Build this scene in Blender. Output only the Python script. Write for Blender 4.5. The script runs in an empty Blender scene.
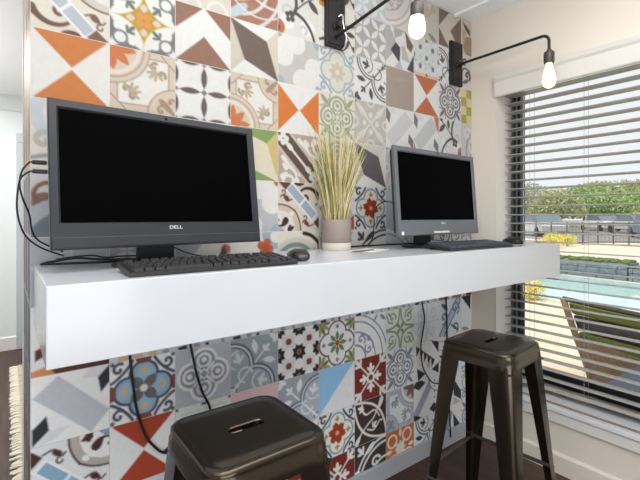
import bpy, bmesh, math, random
import numpy as np
from mathutils import Vector, Matrix

random.seed(7)
S = bpy.context.scene
COL = S.collection
PI = math.pi

# ------------------------------------------------------------------ camera, world, lights, exposure
FLOOR_EYE = 1.24
YAW = 0.9043535
cam_d = bpy.data.cameras.new('camera')
cam_d.sensor_width = 36.0
cam_d.lens = 424.077 / 640 * 36.0
cam_d.shift_x = (320 - 340.53) / 640
cam_d.shift_y = -(240 - 216.8) / 640
cam_d.clip_start = 0.02
cam_d.clip_end = 400
cam = bpy.data.objects.new('camera', cam_d)
cam.location = (0, -1.48777, FLOOR_EYE)
cam.rotation_euler = (PI / 2, 0, YAW - PI / 2)
COL.objects.link(cam)
S.camera = cam

S.view_settings.view_transform = 'Standard'
S.view_settings.look = 'None'
S.view_settings.exposure = 0.0
S.view_settings.gamma = 1.0
S.view_settings.use_curve_mapping = False

world = bpy.data.worlds.new('sky')
S.world = world
world.use_nodes = True
wn = world.node_tree
wn.nodes.clear()
w_out = wn.nodes.new('ShaderNodeOutputWorld')
w_bg = wn.nodes.new('ShaderNodeBackground')
w_bg.inputs['Color'].default_value = (0.90, 0.94, 0.98, 1)
w_bg.inputs['Strength'].default_value = 1.0
wn.links.new(w_bg.outputs[0], w_out.inputs[0])

sun_d = bpy.data.lights.new('sun', 'SUN')
sun_d.energy = 2.6
sun_d.angle = math.radians(1.0)
sun_d.color = (1.0, 0.95, 0.86)
sun = bpy.data.objects.new('sun', sun_d)
sun.rotation_euler = Vector((0.42, -0.10, -0.90)).to_track_quat('-Z', 'Y').to_euler()
COL.objects.link(sun)


def area(name, loc, direction, sx, sy, power, col=(1, 1, 1)):
    d = bpy.data.lights.new(name, 'AREA')
    d.shape = 'RECTANGLE'
    d.size = sx
    d.size_y = sy
    d.energy = power
    d.color = col
    o = bpy.data.objects.new(name, d)
    o.location = loc
    o.rotation_euler = Vector(direction).to_track_quat('-Z', 'Y').to_euler()
    COL.objects.link(o)
    return o


area('overhead_fill', (0.80, -1.0, 2.37), (0, 0.0, -1), 1.9, 0.6, 15, (1.0, 0.98, 0.96))  # added fill from overhead, stands for no real fitting
area('front_fill', (-0.2, -3.9, 0.8), (0.25, 1, 0.0), 3.4, 1.5, 68, (0.95, 0.98, 1.0))  # added frontal fill behind the camera, lifts counter face and lower tiles
area('far_room_fill', (-0.6, 2.4, 2.36), (0, 0, -1), 1.6, 1.2, 46, (0.97, 0.99, 1.0))  # invented fill to brighten the space past the tiled wall
area('bounce_fill', (0.15, -1.55, 1.85), (0.0, 0.05, 1), 2.0, 1.6, 38, (0.95, 0.98, 1.0))  # added unseen source aimed up, brightens the ceiling and bounces down
area('far_bounce_fill', (-0.9, 2.0, 1.7), (0.0, 0.0, 1), 1.2, 1.8, 16, (1.0, 0.99, 0.97))  # another added upward source, brightens the far ceiling

# ------------------------------------------------------------------ materials


def lin(c):
    c = np.asarray(c, float)
    c = c / 255.0 if c.max() > 1.5 else c
    return np.where(c <= 0.04045, c / 12.92, ((c + 0.055) / 1.055) ** 2.4)


def mat(name, col, rough=0.5, metal=0.0, spec=0.5, emit=None, estr=0.0, coat=0.0, noise=None, bump=None):
    m = bpy.data.materials.new(name)
    m.use_nodes = True
    nt = m.node_tree
    b = nt.nodes['Principled BSDF']
    c = lin(col)
    b.inputs['Base Color'].default_value = (c[0], c[1], c[2], 1)
    b.inputs['Roughness'].default_value = rough
    b.inputs['Metallic'].default_value = metal
    b.inputs['Specular IOR Level'].default_value = spec
    b.inputs['Coat Weight'].default_value = coat
    if emit is not None:
        e = lin(emit)
        b.inputs['Emission Color'].default_value = (e[0], e[1], e[2], 1)
        b.inputs['Emission Strength'].default_value = estr
    if noise:
        scale, col2, stretch = noise
        tc = nt.nodes.new('ShaderNodeTexCoord')
        mp = nt.nodes.new('ShaderNodeMapping')
        mp.inputs['Scale'].default_value = stretch
        nz = nt.nodes.new('ShaderNodeTexNoise')
        nz.inputs['Scale'].default_value = scale
        nz.inputs['Detail'].default_value = 5
        rp = nt.nodes.new('ShaderNodeValToRGB')
        c2 = lin(col2)
        rp.color_ramp.elements[0].position = 0.35
        rp.color_ramp.elements[1].position = 0.65
        rp.color_ramp.elements[0].color = (c[0], c[1], c[2], 1)
        rp.color_ramp.elements[1].color = (c2[0], c2[1], c2[2], 1)
        nt.links.new(tc.outputs['Object'], mp.inputs[0])
        nt.links.new(mp.outputs[0], nz.inputs['Vector'])
        nt.links.new(nz.outputs['Fac'], rp.inputs[0])
        nt.links.new(rp.outputs[0], b.inputs['Base Color'])
        if bump:
            bp = nt.nodes.new('ShaderNodeBump')
            bp.inputs['Strength'].default_value = bump
            bp.inputs['Distance'].default_value = 0.01
            nt.links.new(nz.outputs['Fac'], bp.inputs['Height'])
            nt.links.new(bp.outputs[0], b.inputs['Normal'])
    return m


def wood_floor(name):
    m = bpy.data.materials.new(name)
    m.use_nodes = True
    nt = m.node_tree
    b = nt.nodes['Principled BSDF']
    tc = nt.nodes.new('ShaderNodeTexCoord')
    mp = nt.nodes.new('ShaderNodeMapping')
    mp.inputs['Rotation'].default_value = (0, 0, PI / 2)
    br = nt.nodes.new('ShaderNodeTexBrick')
    br.inputs['Scale'].default_value = 1.0
    br.inputs['Brick Width'].default_value = 1.2
    br.inputs['Row Height'].default_value = 0.14
    br.inputs['Mortar Size'].default_value = 0.0015
    for nm, cc in (('Color1', (84, 58, 46)), ('Color2', (68, 47, 37)), ('Mortar', (36, 26, 22))):
        l = lin(cc)
        br.inputs[nm].default_value = (l[0], l[1], l[2], 1)
    nz = nt.nodes.new('ShaderNodeTexNoise')
    nz.inputs['Scale'].default_value = 3
    nz.inputs['Detail'].default_value = 8
    mp2 = nt.nodes.new('ShaderNodeMapping')
    mp2.inputs['Scale'].default_value = (14, 1.2, 1)
    mx = nt.nodes.new('ShaderNodeMix')
    mx.data_type = 'RGBA'
    mx.blend_type = 'MULTIPLY'
    mx.inputs[0].default_value = 0.75
    rp = nt.nodes.new('ShaderNodeValToRGB')
    rp.color_ramp.elements[0].position = 0.3
    rp.color_ramp.elements[1].position = 0.7
    rp.color_ramp.elements[0].color = (0.45, 0.42, 0.4, 1)
    rp.color_ramp.elements[1].color = (1.25, 1.2, 1.15, 1)
    nt.links.new(tc.outputs['Object'], mp.inputs[0])
    nt.links.new(mp.outputs[0], br.inputs['Vector'])
    nt.links.new(tc.outputs['Object'], mp2.inputs[0])
    nt.links.new(mp2.outputs[0], nz.inputs['Vector'])
    nt.links.new(nz.outputs['Fac'], rp.inputs[0])
    nt.links.new(br.outputs['Color'], mx.inputs[6])
    nt.links.new(rp.outputs[0], mx.inputs[7])
    nt.links.new(mx.outputs[2], b.inputs['Base Color'])
    b.inputs['Roughness'].default_value = 0.45
    return m


def tile_material():
    m = bpy.data.materials.new('patterned_tile')
    m.use_nodes = True
    nt = m.node_tree
    b = nt.nodes['Principled BSDF']
    at = nt.nodes.new('ShaderNodeAttribute')
    at.attribute_name = 'pattern'
    nz = nt.nodes.new('ShaderNodeTexNoise')
    nz.inputs['Scale'].default_value = 45
    nz.inputs['Detail'].default_value = 4
    tc = nt.nodes.new('ShaderNodeTexCoord')
    rp = nt.nodes.new('ShaderNodeValToRGB')
    rp.color_ramp.elements[0].color = (0.9, 0.9, 0.9, 1)
    rp.color_ramp.elements[1].color = (1.06, 1.06, 1.06, 1)
    mx = nt.nodes.new('ShaderNodeMix')
    mx.data_type = 'RGBA'
    mx.blend_type = 'MULTIPLY'
    mx.inputs[0].default_value = 1.0
    nt.links.new(tc.outputs['Object'], nz.inputs['Vector'])
    nt.links.new(nz.outputs['Fac'], rp.inputs[0])
    nt.links.new(at.outputs['Color'], mx.inputs[6])
    nt.links.new(rp.outputs[0], mx.inputs[7])
    nt.links.new(mx.outputs[2], b.inputs['Base Color'])
    b.inputs['Roughness'].default_value = 0.5
    b.inputs['Specular IOR Level'].default_value = 0.2
    return m


def glass_material(name, tint=(1, 1, 1)):
    m = bpy.data.materials.new(name)
    m.use_nodes = True
    nt = m.node_tree
    nt.nodes.clear()
    out = nt.nodes.new('ShaderNodeOutputMaterial')
    tr = nt.nodes.new('ShaderNodeBsdfTransparent')
    tr.inputs[0].default_value = (*tint, 1)
    gl = nt.nodes.new('ShaderNodeBsdfGlossy')
    gl.inputs['Roughness'].default_value = 0.02
    fr = nt.nodes.new('ShaderNodeFresnel')
    fr.inputs[0].default_value = 1.25
    mx = nt.nodes.new('ShaderNodeMixShader')
    nt.links.new(fr.outputs[0], mx.inputs[0])
    nt.links.new(tr.outputs[0], mx.inputs[1])
    nt.links.new(gl.outputs[0], mx.inputs[2])
    nt.links.new(mx.outputs[0], out.inputs[0])
    return m


M = {}
M['tile'] = tile_material()
M['floor'] = wood_floor('dark_wood_planks')
M['beige'] = mat('beige_paint', (230, 220, 207), 0.7)
M['white_paint'] = mat('white_paint', (232, 233, 233), 0.6)
M['ceiling'] = mat('ceiling_paint', (248, 250, 252), 0.8)
M['far_wall'] = mat('pale_grey_paint', (226, 230, 229), 0.7)
M['trim_white'] = mat('trim_white', (226, 222, 215), 0.4)
M['trim_grey'] = mat('trim_grey', (176, 180, 186), 0.35)
M['casing_grey'] = mat('casing_grey', (186, 191, 194), 0.45)
M['counter'] = mat('white_gloss_acrylic', (207, 210, 214), 0.15, spec=0.5)
M['frame_dark'] = mat('window_frame_dark', (30, 36, 44), 0.35)
M['frame_line'] = mat('window_frame_seal', (120, 124, 128), 0.4)
M['glass'] = glass_material('window_glass')
M['slat'] = mat('blind_slat', (176, 171, 162), 0.4)
M['sill'] = mat('sill_white', (222, 224, 226), 0.25)
M['brown_line'] = mat('sill_brown_strip', (120, 92, 70), 0.6)  # colour of the two thin brown strips on the sill
M['black_plastic'] = mat('black_plastic', (44, 46, 50), 0.4)
M['bezel_grey'] = mat('bezel_grey', (37, 39, 44), 0.42)
M['bezel_light'] = mat('bezel_silver_grey', (98, 101, 106), 0.4)
M['screen'] = mat('dark_screen', (3, 3, 3), 0.5, spec=0.015)
M['shell'] = mat('shell_black', (28, 29, 32), 0.5)
M['logo'] = mat('logo_white', (225, 226, 228), 0.5)
M['key'] = mat('key_black', (42, 40, 40), 0.55)
M['kb_base'] = mat('keyboard_black', (34, 33, 34), 0.45)
M['mouse'] = mat('mouse_black', (46, 40, 38), 0.25)
M['cable'] = mat('cable_black', (20, 20, 22), 0.5)
M['plug'] = mat('plug_grey', (70, 64, 60), 0.5)
M['sconce'] = mat('black_iron', (36, 34, 33), 0.45, metal=0.3)
M['socket'] = mat('socket_bronze', (78, 72, 68), 0.4, metal=0.5)
M['chrome'] = mat('chrome', (200, 200, 205), 0.15, metal=1.0)
M['bulb'] = mat('lit_bulb_glass', (255, 240, 215), 0.2, emit=(255, 236, 190), estr=1.5)
M['gun'] = mat('gunmetal', (78, 70, 60), 0.22, metal=0.92)
M['gun_dark'] = mat('gunmetal_dark', (60, 56, 52), 0.35, metal=0.85)
M['gun_bar'] = mat('pale_steel_bar', (120, 114, 106), 0.3, metal=0.9)  # footrest bars, paler metal than the legs
M['rubber'] = mat('rubber', (24, 24, 24), 0.7)
M['pot'] = mat('pot_taupe', (146, 133, 126), 0.6)
M['pot_white'] = mat('pot_cream', (226, 214, 200), 0.55)
M['soil'] = mat('dry_moss', (92, 84, 50), 0.9, noise=(60, (60, 56, 34), (1, 1, 1)))
M['grass_a'] = mat('dry_grass', (222, 206, 160), 0.6)
M['grass_b'] = mat('olive_grass', (178, 166, 96), 0.6)
M['grass_c'] = mat('green_grass', (110, 124, 66), 0.6)
M['paper'] = mat('leaflet_paper', (232, 230, 226), 0.5)
M['paper_dark'] = mat('leaflet_edge', (110, 100, 92), 0.6)
M['rug'] = mat('rug_wool', (200, 188, 168), 0.95, noise=(40, (180, 160, 140), (1, 1, 1)))
M['fringe'] = mat('rug_fringe', (232, 224, 202), 0.9)


# ------------------------------------------------------------------ helpers
def link(name, me, m, parent=None):
    o = bpy.data.objects.new(name, me)
    COL.objects.link(o)
    if m is not None:
        for mm in (m if isinstance(m, (list, tuple)) else [m]):
            me.materials.append(mm)
    if parent is not None:
        o.parent = parent
    return o


def tag(o, label=None, cat=None, group=None, kind=None):
    if label:
        o['label'] = label
    if cat:
        o['category'] = cat
    if group:
        o['group'] = group
    if kind:
        o['kind'] = kind
    return o


def empty(name, loc, rz=0.0):
    o = bpy.data.objects.new(name, None)
    o.location = loc
    o.rotation_euler = (0, 0, rz)
    o.empty_display_size = 0.05
    COL.objects.link(o)
    return o


class MB:
    """collects shapes into one mesh"""

    def __init__(self):
        self.bm = bmesh.new()

    def box(self, a, b, bev=0.0, seg=2, fn=None):
        xs, ys, zs = zip(a, b)
        bm = bmesh.new()
        v = [bm.verts.new((x, y, z)) for x in xs for y in ys for z in zs]
        for f in ((0, 1, 3, 2), (4, 6, 7, 5), (0, 4, 5, 1), (2, 3, 7, 6), (0, 2, 6, 4), (1, 5, 7, 3)):
            bm.faces.new([v[i] for i in f])
        bmesh.ops.recalc_face_normals(bm, faces=bm.faces)
        if bev > 0:
            bmesh.ops.bevel(bm, geom=list(bm.edges), offset=bev, segments=seg, profile=0.5, affect='EDGES')
        self._merge(bm, fn)
        return self

    def _merge(self, bm, fn=None):
        if fn:
            for v in bm.verts:
                v.co = fn(v.co)
        me = bpy.data.meshes.new('tmp')
        bm.to_mesh(me)
        bm.free()
        self.bm.from_mesh(me)
        bpy.data.meshes.remove(me)

    def loft(self, loops, close_a=True, close_b=True, mi=0):
        bm = self.bm
        L = [[bm.verts.new(p) for p in lp] for lp in loops]
        n = len(L[0])
        for a, b in zip(L[:-1], L[1:]):
            for i in range(n):
                f = bm.faces.new((a[i], a[(i + 1) % n], b[(i + 1) % n], b[i]))
                f.material_index = mi
        if close_a:
            bm.faces.new(list(reversed(L[0]))).material_index = mi
        if close_b:
            bm.faces.new(L[-1]).material_index = mi
        return self

    def lathe(self, prof, center=(0, 0, 0), n=28, axis='z', mi=0):
        cx, cy, cz = center
        loops = []
        for r, h in prof:
            lp = []
            for i in range(n):
                a = 2 * PI * i / n
                if axis == 'z':
                    lp.append((cx + r * math.cos(a), cy + r * math.sin(a), cz + h))
                elif axis == 'y':
                    lp.append((cx + r * math.cos(a), cy + h, cz + r * math.sin(a)))
                else:
                    lp.append((cx + h, cy + r * math.cos(a), cz + r * math.sin(a)))
            loops.append(lp)
        return self.loft(loops, mi=mi)

    def tube(self, pts, r, n=8, smooth=0, caps=True, mi=0):
        P = [Vector(p) for p in pts]
        if smooth:
            P = catmull(P, smooth)
        rr = r if isinstance(r, (list, tuple)) else None
        loops = []
        up = None
        for i, p in enumerate(P):
            t = (P[min(i + 1, len(P) - 1)] - P[max(i - 1, 0)]).normalized()
            if up is None:
                ref = Vector((0, 0, 1)) if abs(t.z) < 0.9 else Vector((1, 0, 0))
                up = (ref - t * ref.dot(t)).normalized()
            else:
                up = (up - t * up.dot(t)).normalized()
            sd = t.cross(up)
            if rr:
                k = i / (len(P) - 1) * (len(rr) - 1)
                j = min(int(k), len(rr) - 2)
                rad = rr[j] + (rr[j + 1] - rr[j]) * (k - j)
            else:
                rad = r
            loops.append([p + (up * math.cos(2 * PI * q / n) + sd * math.sin(2 * PI * q / n)) * rad for q in range(n)])
        return self.loft(loops, caps, caps, mi)

    def prism(self, pts, z0, z1, axis='z', mi=0):
        def co(p, h):
            if axis == 'z':
                return (p[0], p[1], h)
            if axis == 'y':
                return (p[0], h, p[1])
            return (h, p[0], p[1])
        return self.loft([[co(p, z0) for p in pts], [co(p, z1) for p in pts]], mi=mi)

    def build(self, name, m, parent=None, smooth=False, fn=None, angle=40):
        bm = self.bm
        bmesh.ops.recalc_face_normals(bm, faces=bm.faces)
        if fn:
            for v in bm.verts:
                v.co = fn(v.co)
        me = bpy.data.meshes.new(name)
        bm.to_mesh(me)
        bm.free()
        if smooth:
            for p in me.polygons:
                p.use_smooth = True
            try:
                me.set_sharp_from_angle(angle=math.radians(angle))
            except Exception:
                pass
        return link(name, me, m, parent)


def catmull(P, k):
    out = []
    n = len(P)
    for i in range(n - 1):
        p0 = P[max(i - 1, 0)]
        p1, p2 = P[i], P[i + 1]
        p3 = P[min(i + 2, n - 1)]
        for j in range(k):
            t = j / k
            out.append(0.5 * ((2 * p1) + (p2 - p0) * t + (2 * p0 - 5 * p1 + 4 * p2 - p3) * t * t
                              + (3 * p1 - p0 - 3 * p2 + p3) * t ** 3))
    out.append(P[-1])
    return out


def text_mesh(name, body, size, m, parent, mtx, extrude=0.0004):
    c = bpy.data.curves.new(name, 'FONT')
    c.body = body
    c.size = size
    c.extrude = extrude
    c.align_x = 'CENTER'
    c.align_y = 'CENTER'
    o = bpy.data.objects.new('tmp_text', c)
    COL.objects.link(o)
    dg = bpy.context.evaluated_depsgraph_get()
    me = bpy.data.meshes.new_from_object(o.evaluated_get(dg))
    bpy.data.objects.remove(o)
    bpy.data.curves.remove(c)
    me.transform(mtx)
    me.name = name
    me.materials.clear()
    return link(name, me, m, parent)


# ------------------------------------------------------------------ patterned cement tiles (colour per mesh point, every tile its own drawing)
TN = 56


class Tile:
    def __init__(self, bg, n=TN):
        self.n = n
        g = np.linspace(0, 1, n + 1)
        self.X, self.Y = np.meshgrid(g, g)          # x right, y down
        self.x, self.y = self.X, self.Y
        self.w = 1.3 / n
        self.img = np.zeros((n + 1, n + 1, 3))
        self.img[:] = lin(bg)

    # coordinate changes
    def reset(self):
        self.x, self.y = self.X, self.Y
        return self

    def rot(self, k, mirror=False):
        x, y = self.X, self.Y
        if mirror:
            x = 1 - x
        for _ in range(k % 4):
            x, y = y, 1 - x
        self.x, self.y = x, y
        return self

    def p(self, d, col):
        a = np.clip(0.5 - d / self.w, 0, 1)[..., None]
        self.img = self.img * (1 - a) + lin(col) * a
        return self

    # distance fields
    def circ(self, cx, cy, r):
        return np.hypot(self.x - cx, self.y - cy) - r

    def ring(self, cx, cy, r, w):
        return np.abs(np.hypot(self.x - cx, self.y - cy) - r) - w / 2

    def ell(self, cx, cy, a, b, ang=0.0):
        c, s = math.cos(ang), math.sin(ang)
        u = (self.x - cx) * c + (self.y - cy) * s
        v = -(self.x - cx) * s + (self.y - cy) * c
        return (np.hypot(u / a, v / b) - 1) * min(a, b)

    def lens(self, x1, y1, x2, y2, w):
        cx, cy = (x1 + x2) / 2, (y1 + y2) / 2
        L = math.hypot(x2 - x1, y2 - y1) / 2
        ux, uy = (x2 - x1) / (2 * L), (y2 - y1) / (2 * L)
        u = ((self.x - cx) * ux + (self.y - cy) * uy) / L
        v = np.abs(-(self.x - cx) * uy + (self.y - cy) * ux)
        return np.where(np.abs(u) < 1, v - w * (1 - u * u), np.maximum(v, (np.abs(u) - 1) * L) + 0.002)

    def drop(self, x1, y1, x2, y2, w):
        L = math.hypot(x2 - x1, y2 - y1)
        ux, uy = (x2 - x1) / L, (y2 - y1) / L
        u = ((self.x - x1) * ux + (self.y - y1) * uy) / L
        v = np.abs(-(self.x - x1) * uy + (self.y - y1) * ux)
        uc = np.clip(u, 0, 1)
        prof = w * np.sqrt(np.clip(uc * (1 - uc), 0, 1)) * 2 * (0.55 + 0.6 * uc)
        return np.where((u > 0) & (u < 1), v - prof, np.maximum(v, np.maximum(-u, u - 1) * L) + 0.002)

    def poly(self, pts):
        px, py = self.x, self.y
        d = np.full(px.shape, 1e9)
        s = np.ones(px.shape)
        n = len(pts)
        for i in range(n):
            ax, ay = pts[i]
            bx, by = pts[i - 1]
            ex, ey = bx - ax, by - ay
            wx, wy = px - ax, py - ay
            t = np.clip((wx * ex + wy * ey) / (ex * ex + ey * ey + 1e-12), 0, 1)
            d = np.minimum(d, (wx - ex * t) ** 2 + (wy - ey * t) ** 2)
            c1 = py >= ay
            c2 = py < by
            c3 = ex * wy > ey * wx
            fl = (c1 & c2 & c3) | (~c1 & ~c2 & ~c3)
            s = np.where(fl, -s, s)
        return s * np.sqrt(d)

    def stroke(self, pts, w, w2=None):
        d = np.full(self.x.shape, 1e9)
        n = len(pts) - 1
        w2 = w if w2 is None else w2
        for i in range(n):
            ax, ay = pts[i]
            bx, by = pts[i + 1]
            ex, ey = bx - ax, by - ay
            wx, wy = self.x - ax, self.y - ay
            t = np.clip((wx * ex + wy * ey) / (ex * ex + ey * ey + 1e-12), 0, 1)
            ww = (w + (w2 - w) * (i + t) / n) / 2
            d = np.minimum(d, np.hypot(wx - ex * t, wy - ey * t) - ww)
        return d

    def curve(self, pts, w, w2=None, k=6):
        P = catmull([Vector((a, b, 0)) for a, b in pts], k)
        return self.stroke([(q.x, q.y) for q in P], w, w2)

    def curl(self, cx, cy, r0, r1, a0, a1, w, w2=None, n=14):
        pts = []
        for i in range(n + 1):
            t = i / n
            r = r0 + (r1 - r0) * t
            a = math.radians(a0 + (a1 - a0) * t)
            pts.append((cx + r * math.cos(a), cy + r * math.sin(a)))
        return self.stroke(pts, w, w2)

    def fleur(self, x, y, dx, dy, s, col):
        """trefoil leaf pointing along (dx, dy)"""
        L = math.hypot(dx, dy)
        dx, dy = dx / L, dy / L
        nx, ny = -dy, dx
        self.p(self.drop(x - dx * s * .6, y - dy * s * .6, x + dx * s, y + dy * s, s * .30), col)
        for q in (-1, 1):
            self.p(self.drop(x - dx * s * .35, y - dy * s * .35, x + q * nx * s * .75 + dx * s * .35,
                             y + q * ny * s * .75 + dy * s * .35, s * .22), col)
        return self

    def flower(self, cx, cy, n, r0, r1, w, col, a0=0.0):
        for i in range(n):
            a = a0 + 2 * PI * i / n
            c, s = math.cos(a), math.sin(a)
            self.p(self.lens(cx + c * r0, cy + s * r0, cx + c * r1, cy + s * r1, w), col)
        return self


WHT = (238, 236, 230)
CRM = (234, 226, 212)
BEI = (214, 200, 180)
TAU = (172, 157, 144)
BRN = (146, 108, 90)
DBR = (112, 98, 88)
DKB = (66, 44, 40)
ORG = (222, 124, 54)
YEL = (196, 158, 62)
GRY = (172, 174, 176)
LGR = (208, 208, 206)
MGR = (140, 143, 148)
DGR = (84, 84, 88)
BLK = (46, 47, 52)
BLU = (128, 152, 168)
SKY = (140, 184, 220)
RED = (160, 66, 42)
MRN = (118, 46, 42)
COOL = (236, 238, 242)
PALE = (224, 228, 234)
SLATE = (140, 150, 162)
GRN = (126, 160, 96)


def hourglass(bg, c, vertical=True):
    t = Tile(bg)
    if not vertical:
        t.rot(1)
    t.p(t.poly([(0.02, 0.0), (0.98, 0.0), (0.5, 0.485)]), c)
    t.p(t.poly([(0.02, 1.0), (0.98, 1.0), (0.5, 0.515)]), c)
    return t


def chevron(bg, c, k=0, c2=None):
    t = Tile(bg).rot(k)
    t.p(t.poly([(0, 0), (0.49, 0), (0, 0.46)]), c)
    t.p(t.poly([(0.51, 0), (1, 0), (1, 0.46)]), c)
    t.p(t.poly([(0.0, 1.0), (0.5, 0.5), (1.0, 1.0)]), c2 or c)
    return t


def fold(center, top, right, bottom, left, mirror=False):
    t = Tile(left).rot(0, mirror)
    t.p(t.poly([(0, 0), (1, 0), (.75, .27)]), top)
    t.p(t.poly([(1, 0), (1, 1), (.75, .27)]), right)
    t.p(t.poly([(0, 1), (.28, .72), (1, 1)]), bottom)
    t.p(t.poly([(0, 0), (.75, .27), (1, 1), (.28, .72)]), center)
    return t


def barred(k=0, bar=(190, 198, 204), br=(132, 98, 84), dk=(120, 90, 76), gray=(214, 206, 194), bg=CRM, leaf=None):
    leaf = leaf or dk
    t = Tile(bg).rot(k)
    # lower left big scroll
    t.p(t.curl(.30, .62, .30, .26, 165, 45, .10, .05), dk)
    t.p(t.curl(.06, .52, .0, .13, 0, 330, .05, .07), dk)
    t.p(t.curl(.36, .70, .0, .14, 20, 330, .06, .05), dk)
    t.p(t.lens(.36, .98, .66, 1.0, .06), dk)
    # arch in the upper right
    A = [(.46, -.04), (.47, .12), (.52, .28), (.60, .42)]
    B = [(.60, .42), (.74, .50), (.88, .54), (1.04, .55)]
    t.p(t.poly(A + B[1:] + [(1.04, -.04)]), gray)
    t.p(t.poly([(.60, -.04), (.61, .12), (.66, .26), (.74, .36), (.88, .42), (1.04, .44), (1.04, -.04)]), (232, 228, 222))
    t.p(t.curve(A, .03), dk)
    t.p(t.curve(B, .03), dk)
    t.p(t.ell(.68, .36, .05, .04, .7), (236, 234, 230))
    t.p(t.curl(.80, .06, .09, .12, 150, 330, .06, .08), leaf)
    t.p(t.drop(.62, .09, .78, .03, .06), leaf)
    t.p(t.drop(.90, .10, .78, .28, .08), leaf)
    t.p(t.curl(.96, .18, .08, .06, 180, 420, .05), leaf)
    t.p(t.circ(1.0, 0.0, .11), bar)
    # small floral between arch and bar
    for (x, y, f) in ((.30, .16, 1), (.82, .68, -1)):
        t.p(t.curve([(x - .16, y - .02), (x - .02, y - .06), (x + .06, y + .06), (x + .12, y + .02)], .03), dk)
        t.p(t.ell(x + .02 * f, y, .075, .045, .6), br)
        t.p(t.curl(x + .06, y + .12, .02, .06, 0, 250, .03), dk)
    # blue bar
    t.p(t.poly([(.16, .17), (.27, .28), (.0, .62), (-.02, .0)]), bg)
    t.p(t.poly([(-.02, .02), (.18, .20), (-.02, .42)]), br)
    u = np.array([.7071, .7071])
    q = np.array([-.7071, .7071])
    c = np.array([.42, .60])

    def quad(l0, l1, h):
        return [tuple(c + u * l0 - q * h), tuple(c + u * l1 - q * h), tuple(c + u * l1 + q * h), tuple(c + u * l0 + q * h)]
    t.p(t.poly(quad(-.50, .47, .125)), bg)
    t.p(t.poly(quad(-.42, .44, .088)), bar)
    t.p(np.abs(t.poly(quad(-.43, .45, .10))) - .012, (246, 246, 246))
    t.p(t.poly(quad(-.02, .02, .1)), (246, 246, 246))
    t.p(t.poly([(.70, .97), (.82, .84), (1.0, 1.0), (.98, 1.02), (.72, 1.02)]), br)
    return t


def astro():
    t = Tile(YEL)
    for cx in (0, 1):
        for cy in (0, 1):
            t.p(t.circ(cx, cy, .515), (226, 206, 140))
            t.p(t.circ(cx, cy, .50), (240, 239, 234))
            sx, sy = (1 if cx == 0 else -1), (1 if cy == 0 else -1)
            t.p(np.maximum(t.circ(cx + sx * .02, cy + sy * .30, .09), -t.circ(cx + sx * .10, cy + sy * .33, .06)), (128, 124, 124))
            t.p(np.maximum(t.circ(cx + sx * .30, cy + sy * .02, .09), -t.circ(cx + sx * .33, cy + sy * .10, .06)), (128, 124, 124))
            t.p(t.lens(cx, cy + sy * .05, cx + sx * .02, cy + sy * .46, .05), (128, 124, 124))
            t.p(t.lens(cx + sx * .05, cy, cx + sx * .46, cy + sy * .02, .05), (128, 124, 124))
            t.p(t.circ(cx + sx * .15, cy + sy * .15, .085), (240, 239, 234))
            t.fleur(cx + sx * .28, cy + sy * .28, sx, sy, .12, (118, 124, 112))
            t.p(t.ring(cx + sx * .15, cy + sy * .15, .10, .035), (128, 124, 124))
    d = np.abs(t.x - .5) + np.abs(t.y - .5)
    r = np.hypot(np.abs(t.x - .5) - .5, np.abs(t.y - .5) - .5)
    t.p(np.maximum(.60 - r, d - .34), (196, 140, 104))
    for a in range(4):
        c, s = round(math.cos(a * PI / 2)), round(math.sin(a * PI / 2))
        t.p(t.lens(.5 + c * .13, .5 + s * .13, .5 + c * .27, .5 + s * .27, .055), (226, 206, 190))
        c, s = math.cos(a * PI / 2 + PI / 4), math.sin(a * PI / 2 + PI / 4)
        t.p(t.circ(.5 + c * .085, .5 + s * .085, .06), (226, 160, 76))
    return t


def lensgrid():
    t = Tile((240, 238, 232))
    c = (112, 98, 92)
    for a in (0, .5, 1):
        for b in (0, .5):
            t.p(t.lens(a, b + .06, a, b + .44, .055), c)
            t.p(t.lens(b + .06, a, b + .44, a, .055), c)
    for a in (0, .5, 1):
        for b in (0, .5, 1):
            t.p(np.abs(t.x - a) + np.abs(t.y - b) - .06, (132, 138, 134))
    return t


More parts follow.
